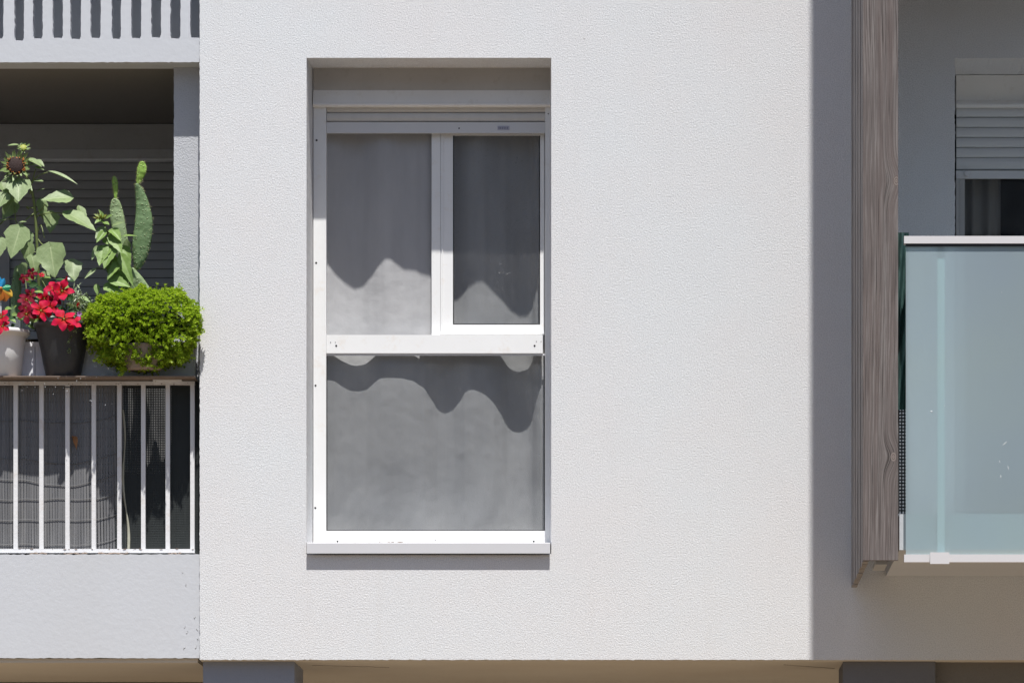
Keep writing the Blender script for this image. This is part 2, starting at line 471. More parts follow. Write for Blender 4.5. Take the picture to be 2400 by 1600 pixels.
def small_leaf_mat(name, a, b, trans, tf=0.35):
    t = NT(name)
    rnd = t.geo.outputs['Random Per Island']
    t.color(t.ramp(rnd, [(0.0, a), (1.0, b)])); t.rough(0.38)
    tl = t.n.new('ShaderNodeBsdfTranslucent'); tl.inputs[0].default_value = (*trans, 1)
    m = t.n.new('ShaderNodeMixShader'); m.inputs[0].default_value = tf
    t.l.new(t.b.outputs[0], m.inputs[1]); t.l.new(tl.outputs[0], m.inputs[2]); t.l.new(m.outputs[0], t.out.inputs[0])
    return t.m
M['bushleaf'] = small_leaf_mat('bright_bush_leaf', (0.11, 0.22, 0.015), (0.56, 0.66, 0.07), (0.42, 0.60, 0.03))
M['herb'] = small_leaf_mat('grey_green_needle', (0.16, 0.23, 0.09), (0.30, 0.38, 0.20), (0.10, 0.16, 0.04), 0.2)
M['core'] = smooth_paint('bush_inner_shade', (0.012, 0.022, 0.006), 0.9, 0.3)

def petal_mat(name, a, b, trans):
    t = NT(name)
    uv = t.n.new('ShaderNodeUVMap'); sep = t.new('SeparateXYZ'); t.l.new(uv.outputs[0], sep.inputs[0])
    t.color(t.ramp(sep.outputs[1], [(0.0, (0.30, 0.05, 0.01)), (0.25, a), (1.0, b)])); t.rough(0.6); t.b.inputs['Specular IOR Level'].default_value = 0.12
    tl = t.n.new('ShaderNodeBsdfTranslucent'); tl.inputs[0].default_value = (*trans, 1)
    m = t.n.new('ShaderNodeMixShader'); m.inputs[0].default_value = 0.3
    t.l.new(t.b.outputs[0], m.inputs[1]); t.l.new(tl.outputs[0], m.inputs[2]); t.l.new(m.outputs[0], t.out.inputs[0])
    return t.m
M['petal'] = petal_mat('scarlet_petal', (0.42, 0.004, 0.012), (0.56, 0.012, 0.075), (0.5, 0.01, 0.02))
M['petal_dark'] = petal_mat('crimson_petal', (0.15, 0.002, 0.012), (0.20, 0.004, 0.03), (0.2, 0.005, 0.02))
M['lilac'] = petal_mat('lilac_petal', (0.40, 0.20, 0.42), (0.42, 0.24, 0.5), (0.4, 0.2, 0.4))

def cactus_mat(name, a, b):
    t = NT(name)
    n = t.noise(26, 4, 0.6)
    v = t.new('TexVoronoi', Scale=62.0); t.l.new(t.pos, v.inputs['Vector'])
    spot = t.ramp(v.outputs['Distance'], [(0.10, 1.0), (0.28, 0.0)])
    c = t.mix(t.ramp(n, [(0.3, 0.0), (0.7, 1.0)]), a, b)
    t.color(t.mix(t.math('MULTIPLY', spot, 0.35), c, (0.30, 0.36, 0.16)))
    t.rough(0.55)
    t.normal(t.bump(spot, 0.9, 0.006, t.bump(t.noise(45, 3), 0.5, 0.005)))
    return t.m
M['cactus'] = cactus_mat('cactus_skin', (0.105, 0.175, 0.07), (0.15, 0.235, 0.105))
M['cactus_young'] = cactus_mat('young_cactus_skin', (0.18, 0.32, 0.04), (0.24, 0.38, 0.07))
M['cactus_pale'] = cactus_mat('pale_cactus_skin', (0.20, 0.28, 0.13), (0.26, 0.34, 0.17))
M['spine'] = smooth_paint('cactus_spine', (0.5, 0.46, 0.25), 0.5, 0.1)
def plastic(name, c):
    return smooth_paint(name, c, 0.3, 0.05)
M['toy_blue'] = plastic('blue_toy_plastic', (0.02, 0.20, 0.40))
M['toy_green'] = plastic('green_toy_plastic', (0.02, 0.20, 0.09))
M['toy_orange'] = plastic('orange_toy_plastic', (0.42, 0.13, 0.02))
M['toy_yellow'] = plastic('yellow_toy_plastic', (0.42, 0.25, 0.03))
M['dryleaf'] = smooth_paint('dried_leaf', (0.38, 0.17, 0.06), 0.6, 0.4)

def ground_mat():
    t = NT('pale_street_paving')
    n = t.noise(0.3, 5, 0.6)
    t.color(t.mix(t.ramp(n, [(0.35, 0.0), (0.65, 1.0)]), (0.10, 0.092, 0.082), (0.08, 0.073, 0.065)))
    t.rough(0.9); t.normal(t.bump(t.noise(30, 4), 0.4, 0.01))
    return t.m
M['ground'] = ground_mat()

# ------------------------------------------------------------------ ground
bm = bmesh.new()
vs = [bm.verts.new(v) for v in ((-900, -900, 0), (900, -900, 0), (900, 900, 0), (-900, 900, 0))]
bm.faces.new(vs)
props(build('ground', bm, M['ground']), 'worn grey asphalt of the street in front of the apartment block', None, kind='structure')
bm = bmesh.new(); box(bm, -60, -5.5, 0.004, 60, 8, 0.13)
M['paving'] = plaster('sandy_paving', (0.25, 0.195, 0.135), 30, 0.3, 0.004, pit_shade=0.02)
props(build('pavement', bm, M['paving']), 'sandy pavement along the foot of the apartment block', None, kind='structure')

# ------------------------------------------------------------------ building across the street (behind the eye; mirrored in the panes)
opp = thing('opposite_building', Vector((0, -42, 0)), 'plain beige building standing across the street from the white apartment block', 'building')
bm = bmesh.new(); box(bm, -45, -52, 0.01, 40, -38, 15); build('wall', bm, M['fascia'], opp)
for fl_i in range(5):
    for k in range(16):
        bm = bmesh.new(); box(bm, -42 + k * 5.1, -38.0, 1.2 + fl_i * 2.9, -40.6 + k * 5.1, -37.97, 2.9 + fl_i * 2.9)
        build('window', bm, M['dark'], opp)

# ------------------------------------------------------------------ the apartment building
LINTEL_D = 0.25
bld = thing('apartment_building', Vector((0.6, 0.6, 0)), 'white rendered apartment block with a tall window between two balconies', 'building')

def splay(k, co):
    if k == 1:                                   # the main window's reveal narrows a little towards the frame
        q = co.copy()
        for a, b in ((718, 0.018), (1292, -0.018)):
            if abs(co.x - P(a, 0, 0).x) < 0.006: q.x = P(a, 0, 0).x + b
        return q
    return co
wall_outer = [(468, 1545), (468, -1100), (3100, -1100), (3100, 1545)]
main_hole = [(718, 1300), (718.5, 136), (1292, 136), (1292, 1300)]
door_hole = [(2238, 1330), (2238, 137), (2830, 137), (2830, 1330)]
bm = plate(wall_outer, [main_hole, door_hole], 0.0, 0.42, seed=2, amp=1.5, step=6, back_fn=splay)
build('facade_wall', bm, M['render'], bld)

# overhang soffit under the first floor, a few millimetres lower than the plaster edge
bm = bmesh.new(); a = P(468, 1545, 0); b = P(3100, 1545, 0)
box(bm, a.x + 0.004, 0.015, a.z - 0.004, b.x, 3.0, a.z + 0.12)
build('soffit', bm, M['soffit'], bld)
zs = P(0, 1545, 0).z - 0.004
zf = P(0, 1541, 0.03).z

# left balcony: lower fascia, floor slab
bm = plate([(-900, 1541), (-900, 1300), (474, 1298), (474, 1541)], [], 0.03, 0.24, seed=5, amp=1.6, step=7)
build('balcony_fascia', bm, M['fascia'], bld)
random.seed(21)
for k in range(9):
    x, y = U(425, 463), U(1320, 1536) if k < 5 else U(1440, 1538)
    pts = [P(x + j * U(0.5, 1.6), y + j * U(-2.2, 1.8), 0.0295) for j in range(5)]
    bm = bmesh.new(); tube(bm, pts, [0.0003, U(.0008, .002), U(.0008, .002), U(.0005, .001), 0.0002], 4)
    build('chip', bm, M['slat_grey'], bld)
random.seed(11)
bm = bmesh.new(); a = P(-900, 1310, 0.24); b = P(480, 1310, 0.24)
box(bm, a.x, 0.24, zf + 0.002, b.x, 1.75, a.z)
build('balcony_floor', bm, M['floor'], bld)
bm = bmesh.new()
box(bm, P(-900, 0).x, 0.05, zf - 0.02, P(476, 0).x - 0.03, 1.6, zf - 0.001)
build('balcony_soffit', bm, M['soffit'], bld)

# boarded wall on the ground floor under the left balcony
bm = bmesh.new(); box(bm, P(-900, 0).x, 1.36, 0.0, P(480, 0).x, 1.5, zf - 0.02)
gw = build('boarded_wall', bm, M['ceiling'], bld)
M['plank_dark'] = smooth_paint('dark_brown_cladding', (0.16, 0.135, 0.12), 0.7, 0.2)
x = P(-230, 0, 1.33).x; xe = P(470, 0, 1.33).x; plank_mesh = None
while x < xe:
    if plank_mesh is None:
        bm = bmesh.new(); box(bm, 0, 0, 0, 0.0385, 0.02, zf - 0.085 - 0.3)
        plank_mesh = bpy.data.meshes.new('plank'); bm.to_mesh(plank_mesh); bm.free(); plank_mesh.materials.append(M['plank_dark'])
    link(bpy.data.objects.new('plank', plank_mesh), gw, Vector((x, 1.338, 0.3)))
    x += 0.0425

# ground-floor pillars and the dark recess to the right
bm = bmesh.new(); a = P(476, 1500, 0.05); b = P(690, 1500, 0.05); box(bm, a.x, 0.05, 0, b.x, 0.60, zs - 0.001)
build('ground_pillar', bm, M['ground_wall'], bld, bevel=0.004)
bm = bmesh.new(); a = P(1976, 1500, 0.05); b = P(2192, 1500, 0.05); box(bm, a.x, 0.05, 0, b.x, 0.60, zs - 0.001)
M['ground_wall_dark'] = plaster('dark_grey_wall', (0.17, 0.17, 0.18), 60, 0.4, 0.003, pit_shade=0.02)
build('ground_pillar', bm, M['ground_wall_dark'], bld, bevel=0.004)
bm = bmesh.new(); box(bm, P(2192, 0, 0.05).x + 0.003, 0.11, 0, P(3100, 0).x, 0.25, zs - 0.001)
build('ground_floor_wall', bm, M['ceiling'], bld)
bm = bmesh.new(); box(bm, P(470, 0).x, 2.6, 0, P(2300, 0).x, 2.8, zs - 0.001)
build('rear_wall', bm, M['soffit'], bld)
# hairline cracks and plaster chips on the overhang
bm = bmesh.new()
for (x0, d0, x1, d1) in ((1840, 0.25, 1965, 0.5), (720, 0.3, 900, 0.42)):
    bm = bmesh.new()
    a, b = P(x0, 0, 0), P(x1, 0, 0)
    pts = [Vector((a.x + (b.x - a.x) * k / 8, d0 + (d1 - d0) * k / 8 + U(-0.012, 0.012), zs - 0.0005)) for k in range(9)]
    tube(bm, pts, 0.0012, 4)
    build('crack', bm, M['board'], bld)

# left balcony: upper parapet with slots, beam, ceiling, pillar, back wall
slots = []
edges = [(-148, -126), (-104, -82), (-58, -36), (-12, 9), (33.5, 57), (77, 100.5), (123, 147), (165, 190), (212.5, 237.5), (261.5, 284.5), (307, 330.5), (354, 379), (399, 422.5), (446, 469)]
for i, (x0, x1) in enumerate(edges):
    yb = 92 + (5 if i == 4 else U(-2, 2))
    lean = U(-2.5, 0.5)
    slots.append([(x0 + 1.5, yb - 2), (x0 + U(-.5, .5), yb - 8), (x0 + 0.5, -230), (x1 + 0.5, -230), (x1 + lean, yb - 8), (x1 + lean - 3, yb - 1)] if x1 < 460 else
                 [(x0 + 1.5, yb - 2), (x0, yb - 8), (x0 + 0.5, -230), (x1, -230), (x1, yb - 1)])
bm = plate([(-900, 147.5), (-900, -1100), (480, -1100), (480, 146)], slots, 0.03, 0.075, seed=8, amp=1.1, step=6)
build('slotted_parapet', bm, M['fascia'], bld)
bm = bmesh.new(); box(bm, P(-900, 0).x, 0.0752, P(0, 147, 0.03).z + 0.0005, P(480, 0).x, 0.18, P(0, 104, 0.03).z); build('beam', bm, M['fascia'], bld)
bm = bmesh.new(); a = P(-900, 60, 0.52); b = P(480, -1100, 0.52); box(bm, a.x, 0.34, P(0, 104, 0.03).z, b.x, 0.40, b.z)
build('parapet_back_wall', bm, M['fascia'], bld)
bm = bmesh.new(); box(bm, a.x, 0.0752, P(0, -1000, 0.03).z - 0.1, b.x, 0.34, P(0, -1000, 0.03).z)
build('parapet_light_stop', bm, M['pillar'], bld)  # unseen lid, added to stop light entering the slot gap from above
zc = P(0, 147, 0.03).z
bm = bmesh.new(); box(bm, P(-900, 0).x, 0.18, zc + 0.004, P(480, 0).x, 1.9, zc + 0.04)
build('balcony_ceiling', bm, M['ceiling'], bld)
bm = plate([(407.5, 1330), (407.5, 148.5), (490, 148.5), (490, 1330)], [], 0.145, 1.75, seed=12, amp=0.9, step=7)
build('balcony_pillar', bm, M['pillar'], bld)
BW = 1.62
bm = bmesh.new(); box(bm, P(-900, 0).x, BW + 0.02, P(0, 1330, BW).z, P(480, 0).x, BW + 0.3, zc + 0.1)
build('balcony_back_wall', bm, M['pillar'], bld)
bm = bmesh.new(); box(bm, P(-900, 0).x - 0.2, 0.05, P(0, 1330, 0).z, P(-900, 0).x, BW, zc)
build('balcony_side_wall', bm, M['pillar'], bld)

def shutter_box(parent, x0, x1, y0, ym, y1, d, upper_shade=True):
    """roller-shutter casing: upright upper face, lower face leaning out, small lip"""
    prof = [(0.0, y0), (0.0, ym - 1), (-0.004, ym), (-0.022, y1 - 9), (-0.026, y1 - 6), (-0.026, y1 - 3), (-0.020, y1)]
    bm = bmesh.new()
    xa, xb = P(x0, 0, d).x, P(x1, 0, d).x
    rows = [[bm.verts.new((x, d + q, P(0, y, d + q).z)) for q, y in prof] + [bm.verts.new((x, d + 0.2, P(0, y1, d).z)), bm.verts.new((x, d + 0.2, P(0, y0, d).z))] for x in (xa, xb)]
    n = len(rows[0])
    for i in range(n):
        bm.faces.new((rows[0][i], rows[0][(i + 1) % n], rows[1][(i + 1) % n], rows[1][i]))
    bm.faces.new(rows[0][::-1]); bm.faces.new(rows[1])
    bmesh.ops.recalc_face_normals(bm, faces=bm.faces)
    bx = build('shutter_box', bm, M['box'], parent)
    if not upper_shade: return bx
    bm = bmesh.new(); boxp(bm, x0 + 1, y0 + 1, x1 - 1, ym - 0.5, d - 0.003, d - 0.0005); build('shade_panel', bm, M['upper_shade'], bx)  # thin sheet that paints the shade on the upper face
    return bx

def slat_bm(xa, xb, zt, zb, d, th=0.008, c=1.0):
    """one curved roller slat"""
    bm = bmesh.new(); h = zt - zb
    prof = [(0.004, 0.0), (0.004 - 0.003 * c, 0.08), (0.004 - 0.007 * c, 0.32), (0.004 - 0.007 * c, 0.66), (0.004 - 0.003 * c, 0.92), (0.004, 0.97), (th + 0.004, 0.97), (th + 0.004, 0.0)]
    rows = [[bm.verts.new((x, d + q, zt - h * v)) for q, v in prof] for x in (xa, xb)]
    n = len(prof)
    for i in range(n):
        bm.faces.new((rows[0][i], rows[0][(i + 1) % n], rows[1][(i + 1) % n], rows[1][i]))
    bm.faces.new(rows[0][::-1]); bm.faces.new(rows[1])
    bmesh.ops.recalc_face_normals(bm, faces=bm.faces)
    return bm

def slat_stack(parent, x0, x1, y0, pitch, count, d, mat):
    first = None
    for i in range(count):
        zt, zb = P(0, y0 + i * pitch, d).z, P(0, y0 + (i + 1) * pitch, d).z
        if first is None:
            first = build('slat', slat_bm(P(x0, 0, d).x, P(x1, 0, d).x, zt, zb + 0.0022, d, c=0.3), mat, parent)
            base = WORLD[first].copy()
        else:
            c = first.copy(); c.name = 'slat'
            link(c, parent, base + Vector((U(-0.001, 0.001), 0, (P(0, y0 + i * pitch, d).z - P(0, y0, d).z))))

# left balcony's closed shutter (back wall)
bm = bmesh.new(); boxp(bm, -12, 376, 22, 1330, BW - 0.035, BW + 0.015)
w = build('balcony_door', bm, M['slat_grey'], bld)
w['label'] = 'balcony door closed behind a grey roller shutter'
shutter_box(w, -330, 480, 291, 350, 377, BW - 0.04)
bm = bmesh.new(); boxp(bm, -330, 380, 480, 1340, BW + 0.005, BW + 0.016); build('shutter_backing', bm, M['black'], w)
slat_stack(w, 23, 480, 382, 20.75, 44, BW - 0.012, M['slat_grey'])
bm = bmesh.new(); boxp(bm, -330, 380, -13, 1330, BW - 0.012, BW + 0.004); build('door_panel', bm, M['slat_grey'], w)

# ------------------------------------------------------------------ main window
D = LINTEL_D
bm = bmesh.new()
boxp(bm, 734.5, 246, 764.5, 1271, D, D + 0.12)                # left guide
boxp(bm, 1277.5, 246, 1293, 1272, D, D + 0.12)                # right guide
boxp(bm, 764.7, 1243, 1277.3, 1271, D + 0.008, D + 0.12)      # bottom rail
boxp(bm, 764.7, 233, 1277.3, 250, D + 0.035, D + 0.12)        # head
win = build('window', bm, M['pvc'], bld, bevel=0.0015)
win['label'] = 'tall white window with raised shutter, opened left sash and drawn grey curtain'
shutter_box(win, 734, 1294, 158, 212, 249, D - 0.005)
bm = bmesh.new(); boxp(bm, 718, 150, 1292, 166, D + 0.02, D + 0.1); build('packing_strip', bm, M['box'], win)
bm = bmesh.new(); boxp(bm, 765, 784.5, 1272, 827.5, D + 0.004, D + 0.025); build('transom', bm, M['pvc'], win, bevel=0.002)
bm = bmesh.new(); boxp(bm, 765, 828.2, 1277, 833, D + 0.012, D + 0.018); build('glazing_bead', bm, M['alu'], win)
bm = bmesh.new(); boxp(bm, 1011.5, 300, 1032, 784.3, D + 0.050, D + 0.066); build('mullion', bm, M['pvc'], win, bevel=0.002)
# right-hand sash: stiles and rails mitred round the pane
sd = D + 0.052
bm = bmesh.new()
xo0, xo1, yo0, yo1 = 1032.6, 1276, 296, 784
xi0, xi1, yi0, yi1 = 1061.5, 1266, 318, 760.5
ring = [((xo0, yo0), (xi0, yi0)), ((xo1, yo0), (xi1, yi0)), ((xo1, yo1), (xi1, yi1)), ((xo0, yo1), (xi0, yi1))]
for i in range(4):
    (oa, ia), (ob, ib) = ring[i], ring[(i + 1) % 4]
    prism(bm, [oa, ob, ib, ia], sd, sd + 0.007)
sash = build('sash', bm, M['pvc'], win, bevel=0.0015)
bm = bmesh.new(); boxp(bm, 985, 785.5, 1271, 800, D + 0.0255, D + 0.058); build('sash_track', bm, M['pvc'], win)
bm = bmesh.new()
for i in range(4):
    (oa, ia), (ob, ib) = ring[i], ring[(i + 1) % 4]
    def mid(o, q, t): return (o[0] + (q[0] - o[0]) * t, o[1] + (q[1] - o[1]) * t)
    prism(bm, [mid(oa, ia, 0.12), mid(ob, ib, 0.12), mid(ob, ib, 0.2), mid(oa, ia, 0.2)], sd - 0.004, sd + 0.001)
build('sash_bead', bm, M['pvc'], win)
bm = bmesh.new()
for q in ((1061.7, 318, 1064.2, 760.4), (1263.4, 318, 1265.9, 760.4), (1064.3, 758.2, 1263.3, 760.4)):
    boxp(bm, *q, sd + 0.0005, sd + 0.0018)
build('gasket', bm, M['black'], sash)
bm = bmesh.new()
for q in ((764.9, 834, 767, 1242.8), (1274.8, 834, 1277.1, 1242.8), (767.1, 1241, 1274.7, 1242.8)):
    boxp(bm, *q, D + 0.012, D + 0.019)
build('gasket', bm, M['black'], win)
bm = bmesh.new(); boxp(bm, 1060, 316, 1268, 762, sd + 0.002, sd + 0.005)
build('pane', bm, M['glass'], win)
bm = bmesh.new(); boxp(bm, 760, 829, 1284, 1246, D + 0.021, D + 0.025)
build('pane', bm, M['glass'], win)
# shutter slats at the top of the opening
for (y0, y1) in ((248, 263.5), (264.5, 285)):
    build('slat', slat_bm(P(765.3, 0, D).x, P(1277, 0, D).x, P(0, y0, D + 0.015).z, P(0, y1, D + 0.015).z, D + 0.015), M['slat'], win)
bm = bmesh.new(); boxp(bm, 765.3, 286.5, 1277, 312, D + 0.012, D + 0.026); bar = build('shutter_end_bar', bm, M['endbar'], win, bevel=0.0015)
bm = bmesh.new(); boxp(bm, 1166, 295.5, 1194, 305, D + 0.0105, D + 0.012); build('sticker', bm, M['sticker'], win)
bm = bmesh.new()
for k in range(6): boxp(bm, 1168.5 + k * 4, 297.5, 1170.8 + k * 4, 303, D + 0.0100, D + 0.0105)
build('sticker_print', bm, M['print'], win)
rivet = None
for (x, y, r, d) in ((742, 329, 2.6, D), (741, 616, 2.6, D), (739.5, 903, 2.6, D), (739, 1189.5, 2.6, D), (788, 810, 2.6, D + 0.004), (1253, 810, 2.6, D + 0.004),
                     (775, 802, 1.2, D + 0.004), (786, 802, 1.0, D + 0.004), (1257, 800, 1.0, D + 0.004), (1268, 800, 1.0, D + 0.004), (791, 1268, 2.4, D + 0.008),
                     (1251, 1268, 2.4, D + 0.008), (1020, 1265, 1.3, D + 0.008), (1076, 301, 2.0, D + 0.012), (1285, 267, 1.5, D)):
    c = P(x, y, d)
    bm = bmesh.new(); r_ = r / PPM
    bmesh.ops.create_cone(bm, cap_ends=True, segments=12, radius1=r_, radius2=r_ * 0.6, depth=0.002,
                          matrix=Matrix.Translation(c + Vector((0, -0.0008, 0))) @ Matrix.Rotation(math.radians(90), 4, 'X'))
    build('screw', bm, M['black'], win)
# metal sill with drip edge
bm = bmesh.new()
a, b = P(719, 0, -0.0264), P(1289.5, 0, -0.0264)
zt, zb = P(0, 1271, -0.0264).z, P(0, 1296, -0.0264).z
prof = [(-0.0264, zb), (-0.0264, zt - 0.002), (-0.0244, zt), (D + 0.004, zt + 0.022), (D + 0.004, zt - 0.012), (-0.018, zt - 0.012), (-0.018, zb)]
rows = [[bm.verts.new((x, y, z)) for y, z in prof] for x in (a.x, b.x)]
for i in range(len(prof)):
    bm.faces.new((rows[0][i], rows[0][(i + 1) % 7], rows[1][(i + 1) % 7], rows[1][i]))
bm.faces.new(rows[0][::-1]); bm.faces.new(rows[1])
bmesh.ops.recalc_face_normals(bm, faces=bm.faces)
build('sill', bm, M['alu'], win)
bm = bmesh.new(); boxp(bm, 717, 1297, 1294, 1330, 0.012, 0.4); build('sill_bed', bm, M['render'], win)
bm = bmesh.new()
for k in range(9):
    x = U(735, 950); y = U(1269.5, 1271.5)
    c = P(x, y, D - 0.003)
    bmesh.ops.create_icosphere(bm, subdivisions=1, radius=U(0.002, 0.004), matrix=Matrix.Translation(c) @ Matrix.Diagonal((U(1, 4), 1, 0.6, 1)))
props(build('dirt', bm, M['board'], win), kind='stuff')

# room behind the window
bm = bmesh.new()
x0, x1, z0, z1 = P(660, 0).x, P(1350, 0).x, P(0, 1330).z, P(0, 100).z
for q in (((x0, .425, z0), (x0, 3.4, z0), (x0, 3.4, z1), (x0, .425, z1)), ((x1, .425, z0), (x1, .425, z1), (x1, 3.4, z1), (x1, 3.4, z0)),
          ((x0, 3.4, z0), (x1, 3.4, z0), (x1, 3.4, z1), (x0, 3.4, z1)), ((x0, .425, z1), (x0, 3.4, z1), (x1, 3.4, z1), (x1, .425, z1)),
          ((x0, .425, z0), (x1, .425, z0), (x1, 3.4, z0), (x0, 3.4, z0))):
    bm.faces.new([bm.verts.new(v) for v in q])
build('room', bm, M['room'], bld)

# curtain: its folds set how far the shadow of lintel and transom falls down it
up_l = [(740, 600), (765, 616), (790, 648), (812, 668), (832, 680), (850, 673), (870, 650), (890, 621), (903, 607), (915, 608), (930, 621), (948, 633), (975, 636), (988, 645), (1010, 648)]
up_r = [(1040, 680), (1056, 706), (1068, 712), (1080, 700), (1100, 673), (1120, 660), (1135, 661), (1150, 680), (1180, 711), (1200, 739), (1220, 755), (1235, 754), (1248, 735), (1252, 700), (1262, 670), (1290, 665)]
lo = [(740, 886), (764, 888), (783, 890), (803, 905), (821, 915), (838, 917), (858, 914), (879, 893), (892, 884), (907, 882), (941, 882), (965, 888), (993, 908), (1010, 934), (1027, 962), (1044, 970),
      (1062, 962), (1079, 939), (1089, 920), (1100, 914), (1110, 913), (1134, 922), (1155, 941), (1175, 972), (1189, 1001), (1203, 1012), (1217, 1014), (1237, 1006), (1248, 985), (1256, 940), (1268, 905), (1290, 900)]
def interp(tab, x):
    if x <= tab[0][0]: return tab[0][1]
    for (a, ya), (b, yb) in zip(tab, tab[1:]):
        if x <= b:
            t = (x - a) / (b - a); t = t * t * (3 - 2 * t) * 0.35 + t * 0.65
            return ya + (yb - ya) * t
    return tab[-1][1]
def solve(ysh, edge_y, edge_d):
    """depth at which the shadow of an edge lands at image height ysh (pixels)"""
    e = P(0, edge_y, edge_d); y = edge_d
    for _ in range(30):
        z = P(0, ysh, y).z
        y = edge_d + (e.z - z) / 2.86
    return y
def fold(x, y):
    du = solve(interp(up_l + up_r, x), 136, 0.0)
    dl = solve(interp(lo, x), 827.5, D + 0.004)
    t = min(1, max(0, (y - 660) / 270)); t = t * t * (3 - 2 * t)
    d = du * (1 - t) + dl * t
    base = 0.345
    if y < 600:
        k = min(1, (600 - y) / 300); d = d * (1 - 0.10 * k) + base * 0.10 * k + 0.007 * k * math.sin(x * 0.055)
    if y > 1010:
        k = min(1, (y - 1010) / 260)
        w = 0.010 * math.sin(x * 0.016 + y * 0.010) + 0.014 * noise.noise(Vector((x * 0.012, y * 0.010, 3))) + 0.003 * noise.noise(Vector((x * 0.035 + y * 0.02, y * 0.012, 7)))
        d = d * (1 - 0.35 * k) + (0.335 + w) * 0.35 * k + w * k * 0.7
    d += 0.0012 * noise.noise(Vector((x * 0.05, y * 0.04, 1)))
    return max(d, D + 0.030 if y > 790 else D + 0.075 if x > 1015 else D + 0.04)
NX, NY = 230, 260
bm = bmesh.new(); rows = []
prev = {}
for j in range(NY + 1):
    y = 255 + (1288 - 255) * j / NY
    row = []
    for i in range(NX + 1):
        x = 742 + (1296 - 742) * i / NX
        d = (fold(x - 4, y) + fold(x, y) * 2 + fold(x + 4, y)) / 4
        row.append(bm.verts.new(P(x, y, d)))
    rows.append(row)
for j in range(NY):
    for i in range(NX):
        bm.faces.new((rows[j][i], rows[j + 1][i], rows[j + 1][i + 1], rows[j][i + 1]))
props(build('curtain', bm, M['curtain'], None, smooth=True), 'pale grey fabric curtain hanging in soft folds behind the tall white window', 'curtain')

# ------------------------------------------------------------------ right balcony: door, wooden fin, slab, glass railing
DR = 0.40
bm = bmesh.new()
boxp(bm, 2241, 418, 2249, 1340, DR - 0.02, DR + 0.06); boxp(bm, 2249.5, 418, 2261, 1340, DR, DR + 0.06)
door = build('balcony_door', bm, M['slat_grey'], bld, bevel=0.0015)
door['label'] = 'balcony door with half raised grey shutter'
shutter_box(door, 2241, 2850, 176, 236, 251, DR - 0.02, False)
for k, (y0, y1) in enumerate(((252, 275), (276, 299), (299.5, 322.5), (323, 346), (346.5, 369.5), (370, 399))):
    M.setdefault('slat_mid', smooth_paint('mid_grey_shutter', (0.60, 0.61, 0.62), 0.45, 0.05))
    build('slat', slat_bm(P(2241.5, 0, DR).x, P(2850, 0, DR).x, P(0, y0, DR).z, P(0, y1, DR).z, DR - 0.004), M['slat_mid'], door)
bm = bmesh.new(); boxp(bm, 2241, 400, 2850, 418.5, DR - 0.012, DR + 0.008); build('shutter_end_bar', bm, M['slat_mid'], door, bevel=0.0015)
bm = bmesh.new(); bmesh.ops.create_cone(bm, cap_ends=True, segments=20, radius1=0.014, radius2=0.011, depth=0.02, matrix=Matrix.Translation(P(2266, 408, DR - 0.02)) @ Matrix.Rotation(math.radians(90), 4, 'X'))
build('shutter_stop', bm, M['alu'], door)
bm = bmesh.new(); boxp(bm, 2261, 410, 2850, 1340, DR + 0.03, DR + 0.034); build('pane', bm, M['glass'], door)
bm = bmesh.new()
x0, x1, z0, z1 = P(2200, 0).x, P(2900, 0).x, P(0, 1345).z, P(0, 120).z
for q in (((x0, .425, z0), (x0, 3.4, z0), (x0, 3.4, z1), (x0, .425, z1)), ((x1, .425, z0), (x1, .425, z1), (x1, 3.4, z1), (x1, 3.4, z0)),
          ((x0, 3.4, z0), (x1, 3.4, z0), (x1, 3.4, z1), (x0, 3.4, z1)), ((x0, .425, z1), (x0, 3.4, z1), (x1, 3.4, z1), (x1, .425, z1)),
          ((x0, .425, z0), (x1, .425, z0), (x1, 3.4, z0), (x0, 3.4, z0))):
    bm.faces.new([bm.verts.new(v) for v in q])
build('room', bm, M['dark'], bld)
def drape(x0, x1, y0, y1, d, amp, freq, ph):
    bm = bmesh.new(); rows = []
    for j in range(9):
        y = y0 + (y1 - y0) * j / 8
        rows.append([bm.verts.new(P(x0 + (x1 - x0) * i / 40, y, d + amp * math.sin(i / 40 * freq + ph) * (0.7 + 0.3 * j / 8))) for i in range(41)])
    for j in range(8):
        for i in range(40):
            bm.faces.new((rows[j][i], rows[j + 1][i], rows[j + 1][i + 1], rows[j][i + 1]))
    return bm
props(build('curtain', drape(2256, 2345, 300, 1335, DR + 0.12, 0.022, 15, 0.5), M['dark_curtain'], None, smooth=True),
      'narrow dark curtain gathered at the side of the half shuttered balcony door', 'curtain')

FD = -1.33
fl, fr_ = P(2023, 0, FD).x, P(2105, 0, FD).x
fz = P(0, 1312, FD).z
ztop = 10.5
bm = bmesh.new(); box(bm, fl, FD, fz, fr_, FD + 0.028, ztop)
fin = build('timber_fin', bm, M['wood'], bld, bevel=0.002)
fin['label'] = 'tall weathered timber fin closing the side of the glass balcony'
n_pl = 9; span = -0.012 - (FD + 0.031)
for k in range(n_pl):
    y0 = FD + 0.031 + span * k / n_pl; y1 = FD + 0.031 + span * (k + 1) / n_pl - 0.006
    bm = bmesh.new(); off = 0.003 * (k % 2)
    box(bm, fl + off, y0, fz + U(-0.004, 0.004), fl + 0.026, y1, ztop)
    build('plank', bm, M['wood_side'], fin, bevel=0.003)
bm = bmesh.new(); boxp(bm, 2052, 1312.5, 2080, 1322, FD + 0.05, FD + 0.35); build('bracket', bm, M['slat_grey'], fin)

